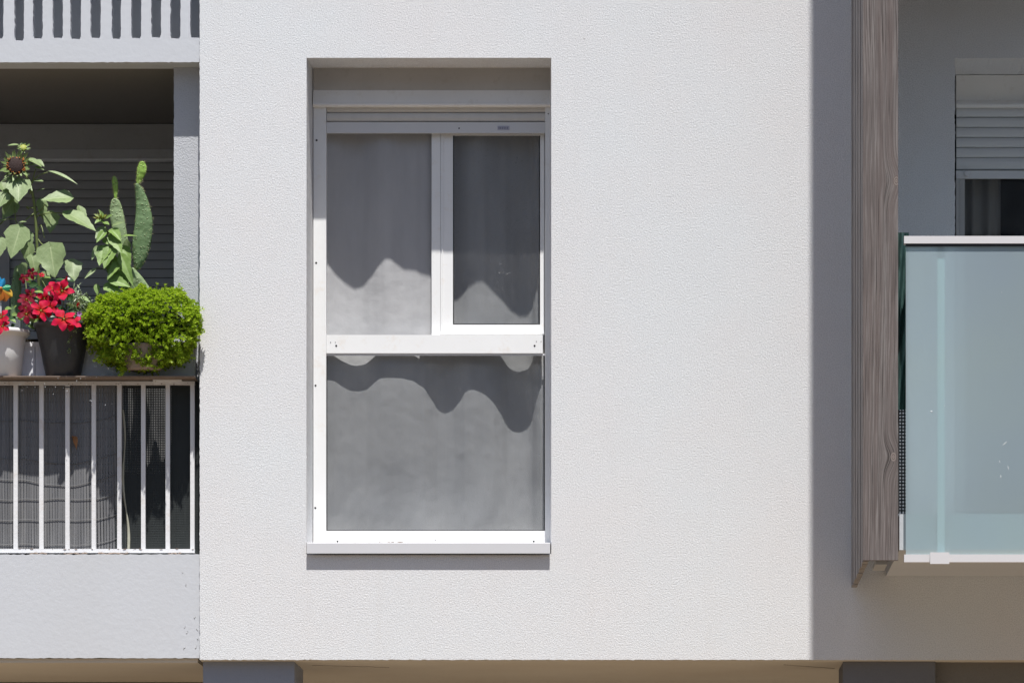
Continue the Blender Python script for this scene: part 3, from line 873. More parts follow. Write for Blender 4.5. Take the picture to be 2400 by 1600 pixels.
xs = P(2108, 0, -1.28).x; xe = P(3100, 0, 0).x
zb_ = P(0, 1288, -1.28).z; zt_ = P(0, 1204, -1.28).z
bm = bmesh.new(); box(bm, xs, -1.28, zb_, xe, -0.003, zt_); build('balcony_slab', bm, M['fascia'], bld, bevel=0.004)
bm = bmesh.new(); box(bm, xs, -1.28, zb_ + 2.95, xe, -0.003, zt_ + 2.95); build('balcony_slab', bm, M['ceiling'], bld, bevel=0.004)
GD = -1.335
bm = bmesh.new(); boxp(bm, 2119, 553, 3200, 570.5, GD - 0.012, GD + 0.045)
gr = build('glass_railing', bm, M['handrail'], bld, bevel=0.0015)
gr['label'] = 'frosted greenish glass railing with pale metal handrail'
bm = bmesh.new(); boxp(bm, 2123, 570.8, 3200, 577, GD - 0.008, GD + 0.018); build('rubber_seal', bm, M['black'], gr)
bm = bmesh.new(); boxp(bm, 2123, 577, 3190, 1299, GD, GD + 0.010); build('pane', bm, M['frosted'], gr)
bm = bmesh.new(); boxp(bm, 2119, 1298.5, 3200, 1316.5, GD - 0.012, GD + 0.03); build('bottom_rail', bm, M['handrail'], gr, bevel=0.001)
for x in (2197, 2760):
    bm = bmesh.new(); boxp(bm, x, 580, x + 17, 1300, GD + 0.0105, GD + 0.045); build('post', bm, M['post'], gr)
    bm = bmesh.new(); boxp(bm, x - 17, 1293.5, x + 28, 1320.5, GD - 0.024, GD - 0.0125); build('clamp', bm, M['handrail'], gr, bevel=0.002)
    for y in (1225, 1268):
        bm = bmesh.new(); bmesh.ops.create_cone(bm, cap_ends=True, segments=12, radius1=0.005, radius2=0.005, depth=0.003, matrix=Matrix.Translation(P(x + 8, y, GD + 0.0125)) @ Matrix.Rotation(math.radians(90), 4, 'X'))
        build('bolt', bm, M['black'], gr)

for (x0, y0, x1, y1) in ((2350, 1043, 2360, 1034), (2342, 1078, 2344, 1084), (2362, 1090, 2364, 1101), (2345, 1112, 2346, 1120), (2180, 963, 2186, 964), (2347, 684, 2349, 686), (2213, 950, 2215, 950)):
    bm = bmesh.new(); tube(bm, [P(x0, y0, GD - 0.0003), P((x0 + x1) / 2, (y0 + y1) / 2 + 0.6, GD - 0.0003), P(x1, y1, GD - 0.0003)], [0.0004, 0.0012, 0.0004], 4); build('scratch', bm, M['post'], gr)
# things squeezed between fin and glass
bm = bmesh.new(); rows = []
for j in range(40):
    y = 545 + 415 * j / 39
    rows.append([bm.verts.new(P(2100 + 30 * i / 8 - (8 * (j / 39) if i == 8 else 0), y, -1.2 + 0.02 * math.sin(i * 1.1 + j * 0.25) + 0.01 * noise.noise(Vector((i, j * 0.3, 0))))) for i in range(9)])
for j in range(39):
    for i in range(8): bm.faces.new((rows[j][i], rows[j + 1][i], rows[j + 1][i + 1], rows[j][i + 1]))
props(build('privacy_sheet', bm, M['greennet'], None, smooth=True), 'dark green sheet hung in the gap between timber fin and frosted glass', 'sheet')
bm = bmesh.new()
for k in range(30): boxp(bm, 2098, 962 + k * 8, 2130, 965.5 + k * 8, -1.18, -1.175)
for k in range(5): boxp(bm, 2098 + k * 7, 958, 2101 + k * 7, 1203, -1.184, -1.180)
props(build('storage_crate', bm, M['black'], None), 'black lattice crate standing low behind the frosted glass railing', 'crate')

# ------------------------------------------------------------------ left balcony railing
RD = 0.07
bm = bmesh.new()
boxp(bm, -900, 893, 456, 901, RD, RD + 0.03)
boxp(bm, -900, 1285.5, 456, 1294.5, RD - 0.001, RD + 0.03)
rl = build('railing', bm, M['rail'], bld, bevel=0.002)
rl['label'] = 'white metal bar railing with flaking paint'
bars = [36.4, 96.8, 157.9, 219.5, 279.5, 335.6, 393, 450.8] + [36.4 - 61 * k for k in range(1, 14)]
proto = None
for i, x in enumerate(sorted(bars, reverse=True)):
    if proto is None:
        bm = bmesh.new(); boxp(bm, x - 5, 901.3, x + 5, 1285.2, RD + 0.003, RD + 0.026)
        proto = build('bar', bm, M['rail'], rl, bevel=0.003)
        p0 = WORLD[proto].copy(); x_0 = P(x, 0, RD).x
    else:
        c = proto.copy(); c.name = 'bar'; link(c, rl, p0 + Vector((P(x, 0, RD).x - x_0, 0, 0)))
        
bm = bmesh.new()
for k in range(24):
    x = U(-20, 455); c = P(x, U(1284.5, 1287.5), RD - 0.001)
    bmesh.ops.create_icosphere(bm, subdivisions=1, radius=U(0.001, 0.003), matrix=Matrix.Translation(c) @ Matrix.Diagonal((U(1, 4), 1, U(.5, 1), 1)))
for k in range(22):
    x = U(-20, 455); c = P(x, U(893, 901), RD - 0.0005)
    bmesh.ops.create_icosphere(bm, subdivisions=1, radius=U(0.001, 0.0022), matrix=Matrix.Translation(c) @ Matrix.Diagonal((U(1, 3), 1, U(.5, 1), 1)))
props(build('rust', bm, M['board'], rl), kind='stuff')
bm = bmesh.new(); boxp(bm, 153, 906.5, 164, 908.2, RD - 0.001, RD + 0.03); build('cable_tie', bm, M['black'], rl)
bm = bmesh.new()
for (x0, x1) in ((70, 110), (150, 205), (230, 300), (395, 425)):
    n = 10
    pts = [P(x0 + (x1 - x0) * k / n, 1297 + 1.5 * math.sin(k * 1.3 + x0), RD - 0.004) for k in range(n + 1)]
    tube(bm, pts, [0.004 * abs(math.sin(k + x0)) + 0.001 for k in range(n + 1)], 5)
props(build('moss_and_debris', bm, M['board'], None), 'dark dry debris caught in the gap below the white railing', 'debris', kind='stuff')

# reed screen tied inside the railing
sc = thing('reed_screen', P(140, 1296, 0.16), 'grey reed privacy screen tied inside the white bar railing', 'screen')
def scd(x, y):
    return 0.110 + 0.004 * math.sin(x * 0.021) + (0.012 * max(0, (x - 215) / 75)) + 0.003 * math.sin(y * 0.01 + x * 0.03)
x = -420.0; k = 0
while x < 288:
    w_ = U(5.0, 5.7)
    bm = bmesh.new(); rows = []
    ytop = 889 + U(-2, 2)
    n = 10
    lean = (x - 215) / 75 * 10 if x > 215 else 0
    for j in range(n + 1):
        y = ytop + (1296 - ytop) * j / n
        sx = lean * ((j / n) ** 1.6) + 0.5 * math.sin(j * 0.9 + k)
        row = []
        for q, dd in ((-0.5, 0.0005), (-0.3, 0.0), (0.3, 0.0), (0.5, 0.0005)):
            row.append(bm.verts.new(P(x + sx + w_ * q, y, scd(x, y) + dd)))
        for q, dd in ((0.5, 0.004), (-0.5, 0.004)):
            row.append(bm.verts.new(P(x + sx + w_ * q, y, scd(x, y) + dd)))
        rows.append(row)
    for j in range(n):
        for i in range(6): bm.faces.new((rows[j][i], rows[j + 1][i], rows[j + 1][(i + 1) % 6], rows[j][(i + 1) % 6]))
    bm.faces.new(rows[0]); bm.faces.new(rows[-1][::-1])
    bmesh.ops.recalc_face_normals(bm, faces=bm.faces)
    build('reed', bm, M['reed'], sc)
    x += w_ + U(0.5, 1.2); k += 1
for yy, sag in ((1073, 14), (1122, 16), (1170, -2), (1218, -1), (1274, 2), (985, 6)):
    pts = []
    for i in range(60):
        x = -420 + 705 * i / 59
        bend = sag * math.exp(-((x - 150) / 70.0) ** 2) - (18 * max(0, (x - 225) / 65) if x > 225 else 0)
        pts.append(P(x, yy + bend + 1.2 * math.sin(x * 0.08), scd(x, yy) - 0.004))
    bm = bmesh.new(); tube(bm, pts, 0.0013, 5); build('tie_wire', bm, M['wire'], sc, smooth=True)
# curled pale end of the screen
bm = bmesh.new(); rows = []
for j in range(24):
    y = 960 + 335 * j / 23
    c = 288 + 4 * math.sin(j * 0.4) + 12 * (j / 23) ** 1.5
    w_ = 3 + 4 * abs(math.sin(j * 0.33 + 1)) * (0.4 + 0.6 * j / 23)
    rows.append([bm.verts.new(P(c - w_ / 2 + w_ * i / 4, y, 0.112 - 0.006 * math.sin(i / 4 * math.pi))) for i in range(5)])
for j in range(23):
    for i in range(4): bm.faces.new((rows[j][i], rows[j + 1][i], rows[j + 1][i + 1], rows[j][i + 1]))
build('curled_edge', bm, M['pale_strip'], sc, smooth=True)
bm = bmesh.new(); rows = []
for j in range(24):
    y = 1120 + 175 * j / 23
    c = 300 + 2 * math.sin(j * 0.5)
    rows.append([bm.verts.new(P(c - 12 + 16 * i / 4, y, 0.128 + 0.004 * math.sin(i + j * .5))) for i in range(5)])
for j in range(23):
    for i in range(4): bm.faces.new((rows[j][i], rows[j + 1][i], rows[j + 1][i + 1], rows[j][i + 1]))
build('backing_film', bm, M['greennet'], sc, smooth=True)

# perforated dark net in the right-hand part
bm = bmesh.new()
ND = 0.118
def nd(x, y): return ND + 0.003 * math.sin(x * 0.03) + 0.002 * math.sin(y * 0.013 + 1)
px_ = 4.0
nx, ny = int((473 - 268) / px_), int((1299 - 894) / px_)
for i in range(nx + 1):
    x = 268 + i * px_
    pts = [(x, 894 + (1299 - 894) * j / 24) for j in range(25)]
    for (xa, ya), (xb, yb) in zip(pts, pts[1:]):
        da, db = nd(xa, ya), nd(xb, yb)
        bm.faces.new([bm.verts.new(P(q, w_, e)) for q, w_, e in ((xa - 1.2, ya, da), (xb - 1.2, yb, db), (xb + 1.2, yb, db), (xa + 1.2, ya, da))])
for j in range(ny + 1):
    y = 894 + j * px_
    pts = [(268 + (473 - 268) * i / 16, y) for i in range(17)]
    for (xa, ya), (xb, yb) in zip(pts, pts[1:]):
        da, db = nd(xa, ya) - 0.0008, nd(xb, yb) - 0.0008
        bm.faces.new([bm.verts.new(P(q, w_, e)) for q, w_, e in ((xa, ya + 1.3, da), (xb, yb + 1.3, db), (xb, yb - 1.3, db), (xa, ya - 1.3, da))])
props(build('shade_net', bm, M['net'], None), 'dark perforated shade net behind the right-hand bars of the white railing', 'net')
bm = bmesh.new(); rows = []
for j in range(30):
    y = 894 + 404 * j / 29
    rows.append([bm.verts.new(P(402 + 72 * i / 20, y, 0.134 + 0.002 * math.sin(i * 0.7) + 0.003 * noise.noise(Vector((i * 0.3, j * 0.2, 4))))) for i in range(21)])
for j in range(29):
    for i in range(20):
        bm.faces.new((rows[j][i], rows[j + 1][i], rows[j + 1][i + 1], rows[j][i + 1]))
M['greycloth'] = smooth_paint('dark_grey_cloth', (0.05, 0.055, 0.055), 0.9, 0.3, bump=0.5, grain=14)
props(build('backing_cloth', bm, M['greycloth'], None, smooth=True), 'full-height dark grey cloth behind the shade net beside the pillar', 'cloth')

bm = bmesh.new(); rows = []
for j in range(16):
    y = 1110 + 188 * j / 15
    rows.append([bm.verts.new(P(292 + 110 * i / 20, y, 0.150 + 0.006 * math.sin(i * 0.5) + 0.006 * noise.noise(Vector((i * 0.3, j * 0.2, 4))))) for i in range(21)])
for j in range(15):
    for i in range(20): bm.faces.new((rows[j][i], rows[j + 1][i], rows[j + 1][i + 1], rows[j][i + 1]))
props(build('backing_cloth', bm, M['greycloth'], None, smooth=True), 'low dark grey cloth behind the foot of the shade net, beside the reed screen', 'cloth')

bm = bmesh.new(); rows = []
for j in range(16):
    y = 895 + 215 * j / 15
    rows.append([bm.verts.new(P(300 + 104 * i / 20, y, 0.50 + 0.02 * math.sin(i * 0.9) + 0.01 * noise.noise(Vector((i * 0.3, j * 0.2, 9))))) for i in range(21)])
for j in range(15):
    for i in range(20): bm.faces.new((rows[j][i], rows[j + 1][i], rows[j + 1][i + 1], rows[j][i + 1]))
props(build('net_brightening_sheet', bm, M['slat_grey'], None, smooth=True), 'pale sheet added behind the dark shade net to brighten its holes', 'sheet')  # invented sheet, added so that the net's holes come out bright

# board carrying the pots, and the trough behind
BZ = P(0, 881, -0.03).z
bm = bmesh.new(); box(bm, P(-700, 0, 0).x, -0.04, BZ - 0.0055, P(458, 0, 0).x, 0.36, BZ)
props(build('plant_board', bm, M['board'], None, bevel=0.002), 'worn brown board laid over the white railing, carrying the plant pots', 'board')
bm = bmesh.new(); a = P(358, 0, 0.05); b = P(425, 0, 0.05)
box(bm, a.x, 0.045, P(0, 893, RD).z + 0.0005, b.x, 0.12, BZ - 0.006)
props(build('support_block', bm, M['rail'], None, bevel=0.003), 'pale block wedged between the brown board and the white rail', 'block')
tr = thing('planter_trough', P(200, 881, 0.2), 'long white plastic trough standing behind the flower pots', 'trough')
def bz(y, d): return P(0, y, d).z
bm = bmesh.new(); box(bm, P(-620, 0, .13).x, 0.105, BZ + 0.001, P(83, 0, .13).x, 0.33, bz(812, .105)); build('body', bm, M['trough'], tr, bevel=0.003)
bm = bmesh.new(); box(bm, P(84.5, 0, .13).x, 0.105, BZ + 0.001, P(459, 0, .13).x, 0.33, bz(812, .105)); build('body', bm, M['trough'], tr, bevel=0.003)
bm = bmesh.new(); box(bm, P(-625, 0, .13).x, 0.098, bz(811.5, .098), P(461, 0, .13).x, 0.335, bz(801, .098)); build('rim', bm, M['trough'], tr, bevel=0.003)
bm = bmesh.new(); box(bm, P(-610, 0, .13).x, 0.16, bz(803, .2), P(450, 0, .13).x, 0.32, bz(797, .2)); build('soil', bm, M['soil'], tr)

# ------------------------------------------------------------------ pots
def pot(name, px, d, prof_px, mat, label, base=BZ + 0.0005, inner=True):
    """prof_px: (radius px, height px above the base)"""
    c = P(px, 0, d); k = (DIST + d) / DIST / PPM
    t = thing(name, Vector((c.x, d, base)), label, 'pot')
    bm = bmesh.new()
    pr = [(r * k, base + h * k) for r, h in prof_px]
    top = pr[-1]
    pr += [(top[0] - 0.004, top[1]), (top[0] - 0.006, top[1] - 0.03)]
    lathe(bm, Vector((c.x, d, 0)), pr)
    build('pot_wall', bm, mat, t, smooth=True)
    bm = bmesh.new()
    bmesh.ops.create_cone(bm, cap_ends=True, segments=32, radius1=top[0] - 0.0065, radius2=top[0] - 0.0065, depth=0.01, matrix=Matrix.Translation((c.x, d, top[1] - 0.024)))
    build('soil', bm, M['soil'], t)
    return t, top[1]
rim_w = [(40, 0), (43, 2), (50, 60), (54, 96), (58, 101), (63, 102), (64, 104), (64, 110), (62, 112)]
pot('flower_pot', 6, 0.055, rim_w, M['whitepot'], 'round white plastic pot at the left end of the board')
rim_d = [(38, 0), (40, 2), (46, 30), (46.4, 31), (52, 62), (64, 112), (66, 118), (68, 119), (70, 121), (70, 126), (69, 127)]
pot('flower_pot', 148, 0.055, rim_d, M['darkpot'], 'charcoal grey tapering pot with red flowers')
bm = bmesh.new(); box(bm, P(16, 0, .22).x, 0.2, bz(803, .2) + 0.0, P(49, 0, .22).x, 0.29, bz(746, .2))
props(build('seedling_pot', bm, M['whitepot'], None, bevel=0.004), 'small square white pot behind the round white one', 'pot')
# ribbed hanging basket pot hooked on the trough
k_ = 1 / PPM
c = P(338, 0, -0.02)
bt = thing('basket_pot', Vector((c.x, -0.02, bz(868, -0.02))), 'ribbed brownish pot hooked on the white trough under the bright green bush', 'pot')
prof = []
zb0 = bz(868, -0.02)
h = 0.0
for i in range(22):
    rr = 38 + 22 * (i / 21) ** 0.8
    prof.append(((rr + (0.9 if i % 2 else -0.3)) * k_, zb0 + i * 2.7 * k_))
bm = bmesh.new(); lathe(bm, Vector((c.x, -0.02, 0)), prof); build('pot_wall', bm, M['basket'], bt, smooth=True)
bm = bmesh.new()
for sx in (-0.05, 0.05):
    tube(bm, [Vector((c.x + sx, 0.05, zb0 + 0.10)), Vector((c.x + sx, 0.09, bz(796, .128))), Vector((c.x + sx, 0.13, bz(796, .128))), Vector((c.x + sx, 0.135, bz(806, .128)))], 0.002, 6)
build('hook', bm, M['wire'], bt)

# ------------------------------------------------------------------ leaves
def leaf_bm(base, tip, width, normal, shape='heart', curl=0.15, foldv=0.18, wave=0.0, nl=10, nw=6, twist=0.0, bm=None):
    own = bm is None
    if own: bm = bmesh.new()
    uvl = bm.loops.layers.uv.get('UVMap') or bm.loops.layers.uv.new('UVMap')
    ax = tip - base; L = ax.length; ax.normalize()
    n = (normal - ax * normal.dot(ax)).normalized()
    sd_ = ax.cross(n).normalized()
    ph = U(0, 6)
    def half(v):
        if shape == 'heart':
            return (min(1, (v / 0.16)) ** 0.6) * (1 - max(0, (v - 0.2) / 0.8) ** 1.55) * 0.5 if v < 1 else 0
        if shape == 'lance':
            return 0.5 * math.sin(math.pi * min(1, v ** 0.72)) ** 0.9
        return 0.5 * math.sin(math.pi * v ** 1.25) ** 0.85 if 0 < v < 1 else 0      # petal
    rows = []
    for j in range(nl + 1):
        v = j / nl
        hw = max(0.0, half(v)) * width * (1 + (0.10 * math.sin(v * 23 + ph) * (shape == 'heart'))) + 0.0004
        tw = twist * v
        row = []
        for i in range(nw + 1):
            u = i / nw; s = (u - 0.5) * 2
            along = v * L
            if shape == 'heart': along -= 0.16 * L * (abs(s) ** 1.2) * max(0, 1 - v * 3.5)
            off = foldv * abs(s) * hw - curl * L * v * v + wave * width * math.sin(v * 9 + ph + (2 if s > 0 else 0)) * abs(s)
            d_ = (sd_ * math.cos(tw) + n * math.sin(tw)) * (s * hw)
            row.append((bm.verts.new(base + ax * along + d_ + n * off), (u, v)))
        rows.append(row)
    for j in range(nl):
        for i in range(nw):
            q = [rows[j][i], rows[j][i + 1], rows[j + 1][i + 1], rows[j + 1][i]]
            f = bm.faces.new([a for a, _ in q]); f.smooth = True
            for lp, (_, uv) in zip(f.loops, q): lp[uvl].uv = uv
    return bm

def leaf(parent, b, t, w, mat, normal=(0, -0.75, 0.65), **kw):
    """b, t: (px, py, depth) of stalk end and tip; w in image pixels"""
    return build('leaf', leaf_bm(P(*b), P(*t), w / PPM, Vector(normal), **kw), mat, parent)
def stalk(parent, pts, r, mat=None, name='stalk'):
    bm = bmesh.new(); sp = spline([P(*p) for p in pts], 5)
    rr = [(r[0] + (r[1] - r[0]) * i / (len(sp) - 1)) for i in range(len(sp))] if isinstance(r, tuple) else r
    tube(bm, sp, rr, 7)
    return build(name, bm, mat or M['stem'], parent, smooth=True)

# sunflower in a pot behind the charcoal one
SX = 0.19
sf = thing('sunflower', P(92, 800, 0.24), 'tall sunflower with a drooping dark seed head and big grey-green leaves', 'plant')
stalk(sf, [(93, 802, 0.24), (92, 690, 0.22), (88, 600, 0.2), (84, 520, 0.19), (78, 462, 0.18), (68, 425, 0.17), (52, 400, 0.17), (44, 392, 0.15)], (0.0085, 0.005), name='main_stem')
stalk(sf, [(62, 415, 0.17), (58, 380, 0.165), (56, 352, 0.15)], 0.0028)
# seed heads
def seed_head(px, py, d, r, up, bracts, florets, disc_mat, ray):
    c = P(px, py, d); nrm = Vector(up).normalized()
    rot = nrm.to_track_quat('Z', 'Y').to_matrix().to_4x4()
    bm = bmesh.new()
    bmesh.ops.create_uvsphere(bm, u_segments=20, v_segments=12, radius=r, matrix=Matrix.Translation(c) @ rot @ Matrix.Diagonal((1, 1, 0.45, 1)))
    hd = build('seed_disc', bm, disc_mat, sf, smooth=True)
    bm = bmesh.new()
    for i in range(bracts):
        a = 2 * math.pi * i / bracts + U(-.15, .15)
        out = rot.to_3x3() @ Vector((math.cos(a), math.sin(a), U(-0.15, 0.45)))
        b = c + out.normalized() * r * 0.85 - nrm * r * 0.15
        leaf_bm(b, b + out.normalized() * r * U(0.5, 1.15) + Vector((0, 0, U(-.2, .3))) * r, r * 0.28, nrm, 'lance', curl=-0.2, nl=5, nw=2, bm=bm)
    props(build('bract', bm, M['bract'], hd), kind='stuff')
    bm = bmesh.new()
    for i in range(florets):
        a = 2 * math.pi * R(); q = r * U(0.72, 1.0)
        b = c + rot.to_3x3() @ Vector((math.cos(a) * q, math.sin(a) * q, r * 0.22))
        out = (nrm * U(0.5, 1.2) + (b - c).normalized() * U(0.0, 0.6))
        tube(bm, [b, b + out * r * U(0.14, 0.3)], [0.0016, 0.0028], 5)
    props(build('floret', bm, ray, hd), kind='stuff')
seed_head(37, 389, 0.12, 0.045, (0.15, -0.95, 0.15), 30, 42, M['seed'], M['floret'])
seed_head(54, 346, 0.15, 0.019, (0.05, -0.85, 0.5), 22, 16, M['yellow'], M['bract'])
SL = M['sunleaf']
spec = [  # stalk end, tip, width, normal, kw
    ((44, 424, 0.13), (43, 471, 0.07), 62, (0.05, -0.75, 0.65), dict(curl=0.05)),
    ((163, 463, 0.13), (96, 462, 0.10), 50, (-0.1, -0.75, 0.66), dict(curl=0.14)),
    ((158, 500, 0.12), (226, 536, 0.06), 52, (0.25, -0.62, 0.72), dict(curl=0.08)),
    ((112, 401, 0.15), (183, 423, 0.10), 15, (0.1, -0.45, 0.9), dict(curl=0.12, shape='lance', foldv=0.5)),
    ((47, 535, 0.10), (25, 604, 0.055), 62, (0.05, -0.85, 0.45), dict(curl=0.05)),
    ((118, 578, 0.12), (128, 650, 0.07), 74, (-0.15, -0.85, 0.42), dict(curl=0.06, wave=0.03)),
    ((86, 362 + 14, 0.15), (104, 386, 0.12), 16, (0.2, -0.7, 0.7), dict(curl=0.2)),
    ((82, 392, 0.15), (104, 396, 0.12), 15, (0.2, -0.5, 0.85), dict(curl=0.1)),
    ((66, 388, 0.14), (84, 384, 0.12), 13, (0.0, -0.5, 0.85), dict(curl=0.1)),
    ((64, 372, 0.14), (98, 380, 0.11), 22, (0.0, -0.45, 0.9), dict(curl=0.3, shape='lance')),
    ((80, 423, 0.15), (102, 424, 0.12), 15, (0.0, -0.5, 0.85), dict(curl=0.05, shape='lance')),
    ((34, 414, 0.15), (1, 422, 0.12), 16, (0.0, -0.5, 0.85), dict(curl=0.15, shape='lance')),
    ((44, 339, 0.15), (18, 340, 0.13), 12, (0.0, -0.5, 0.85), dict(curl=0.05, shape='lance')),
    ((11, 455, 0.13), (-4, 486, 0.10), 40, (0.0, -0.8, 0.55), dict(curl=0.05)),
    ((30, 470, 0.2), (8, 512, 0.16), 44, (0.5, -0.8, 0.1), dict(curl=0.1)),
    ((4, 430, 0.18), (14, 452, 0.16), 30, (0.3, -0.7, 0.3), dict(curl=0.1)),
    ((-6, 520, 0.14), (14, 512, 0.12), 20, (0.0, -0.4, 0.9), dict(curl=0.1)),
    ((120, 500, 0.2), (118, 545, 0.17), 40, (0.3, -0.9, -0.1), dict(curl=0.1)),
    ((68, 575, 0.18), (64, 618, 0.16), 38, (-0.4, -0.9, -0.1), dict(curl=0.2)),
    ((75, 600, 0.16), (84, 640, 0.13), 32, (0.3, -0.9, -0.1), dict(curl=0.2)),
    ((96, 470, 0.2), (103, 512, 0.18), 30, (0.5, -0.8, -0.1), dict(curl=0.15)),
    ((45, 521, 0.11), (62, 518, 0.09), 11, (0.0, -0.5, 0.85), dict(curl=0.1)),
    ((86, 450, 0.16), (104, 440, 0.14), 12, (0.0, -0.5, 0.85), dict(curl=0.1)),
    ((170, 612, 0.13), (174, 658, 0.08), 44, (0.15, -0.75, 0.6), dict(curl=0.05, wave=0.05)),
    ((58, 430, 0.15), (76, 445, 0.12), 20, (0.0, -0.6, 0.75), dict(curl=0.1)),
    ((186, 486, 0.17), (205, 520, 0.14), 22, (0.3, -0.6, 0.6), dict(curl=0.1)),
    ((24, 445, 0.17), (22, 478, 0.15), 34, (0.3, -0.9, 0.0), dict(curl=0.1)),
    ((0, 560, 0.14), (-6, 605, 0.1), 40, (0.1, -0.8, 0.5), dict(curl=0.1)),
    ((52, 620, 0.18), (58, 655, 0.16), 30, (-0.3, -0.9, 0.0), dict(curl=0.2)),
    ((110, 640, 0.18), (100, 672, 0.15), 26, (0.2, -0.9, 0.1), dict(curl=0.2)),
    ((62, 545, 0.19), (74, 580, 0.17), 28, (0.4, -0.9, 0.0), dict(curl=0.2)),
]
for i, (b, t, w_, nr, kw) in enumerate(spec):
    lf = leaf(sf, b, t, w_, M['sunleaf_burnt'] if i == 23 else SL, nr, **kw)
    if i == 23: lf['label'] = 'leaf with a scorched brown edge'
for pts in ([(84, 512, .19), (96, 502, .18), (130, 499, .16), (160, 501, .12)], [(83, 500, .19), (98, 490, .18), (105, 478, .16)], [(80, 500, .19), (64, 512, .16), (48, 530, .12)],
            [(89, 560, .2), (98, 572, .17), (110, 576, .13), (118, 578, .12)], [(88, 545, .2), (96, 528, .19), (104, 558, .16)], [(72, 430, .17), (90, 412, .16), (112, 404, .15)],
            [(76, 430, .17), (80, 408, .16), (84, 396, .15)], [(86, 590, .2), (72, 592, .19), (60, 582, .18)], [(0, 526, .15), (14, 514, .16), (36, 514, .18)],
            [(35, 480, .18), (36, 510, .19), (40, 525, .19)], [(24, 452, .15), (12, 455, .14), (4, 462, .13)], [(70, 455, .17), (74, 440, .15), (76, 462, .17)],
            [(90, 620, .2), (140, 610, .18), (168, 612, .14)], [(68, 490, .18), (62, 485, .16), (78, 488, .18)]):
    stalk(sf, pts, (0.0032, 0.0022))
for i in range(26):      # hairs and young shoots along the stem
    pass

# second leafy plant with an upright bud
bp = thing('budding_plant', P(262, 800, 0.2), 'leafy green plant with a spiky yellow-green bud between sunflower and cactus', 'plant')
stalk(bp, [(264, 802, 0.21), (263, 690, 0.20), (260, 600, 0.19), (252, 545, 0.18), (238, 512, 0.17)], (0.0065, 0.003), name='main_stem')
ML = M['midleaf']
bl = [((243, 535, .16), (223, 558, .12), 22), ((248, 540, .15), (226, 566, .10), 18), ((262, 552, .15), (286, 592, .08), 30), ((262, 540, .15), (284, 560, .1), 26),
      ((286, 553, .17), (321, 551, .13), 8), ((230, 575, .14), (215, 608, .1), 14), ((246, 580, .14), (232, 622, .09), 36), ((262, 582, .13), (243, 628, .08), 34),
      ((290, 580, .18), (306, 618, .15), 26), ((278, 618, .14), (250, 652, .09), 24), ((226, 628, .14), (198, 651, .10), 9), ((285, 600, .15), (312, 668, .1), 26),
      ((262, 655, .13), (306, 672, .1), 30), ((250, 668, .13), (285, 690, .1), 34), ((246, 520, .16), (226, 518, .14), 10), ((240, 512, .16), (221, 500, .14), 8),
      ((244, 510, .16), (232, 490, .15), 8), ((248, 512, .16), (262, 502, .14), 9), ((242, 520, .15), (256, 526, .12), 12), ((236, 514, .15), (222, 522, .12), 10),
      ((262, 530, .16), (290, 518, .13), 12), ((270, 640, .18), (262, 690, .16), 30), ((285, 640, .18), (296, 690, .16), 30), ((258, 600, .2), (262, 655, .18), 34),
      ((282, 610, .2), (280, 660, .18), 34), ((300, 585, .2), (296, 560, .19), 20), ((240, 560, .16), (270, 575, .12), 16), ((226, 665, .15), (228, 690, .13), 14)]
for i, (b, t, w_) in enumerate(bl):
    leaf(bp, b, t, w_, ML if i % 5 else M['sunleaf'], (U(-.3, .3), -0.7, U(0.35, 0.85)), shape='heart' if w_ > 20 else 'lance', curl=U(0.02, 0.2), foldv=U(0.15, 0.5), wave=0.02)
for i in range(11):
    b, t, w_ = bl[i]
    stalk(bp, [(258, b[1] + 14, .18), ((b[0] + 258) / 2, b[1] + 2, .17), b], 0.002)
bm = bmesh.new()
for i in range(26):
    a = U(0, 6.28); b = P(237 + 3 * math.cos(a), 513, 0.165 + 0.006 * math.sin(a))
    leaf_bm(b, b + Vector((math.cos(a) * U(.015, .035), math.sin(a) * .02 - 0.01, U(-0.002, 0.03))), 0.007, Vector((0, -0.7, 0.7)), 'lance', curl=-0.1, nl=4, nw=2, bm=bm)
props(build('bud', bm, M['yellow'], bp), kind='stuff')

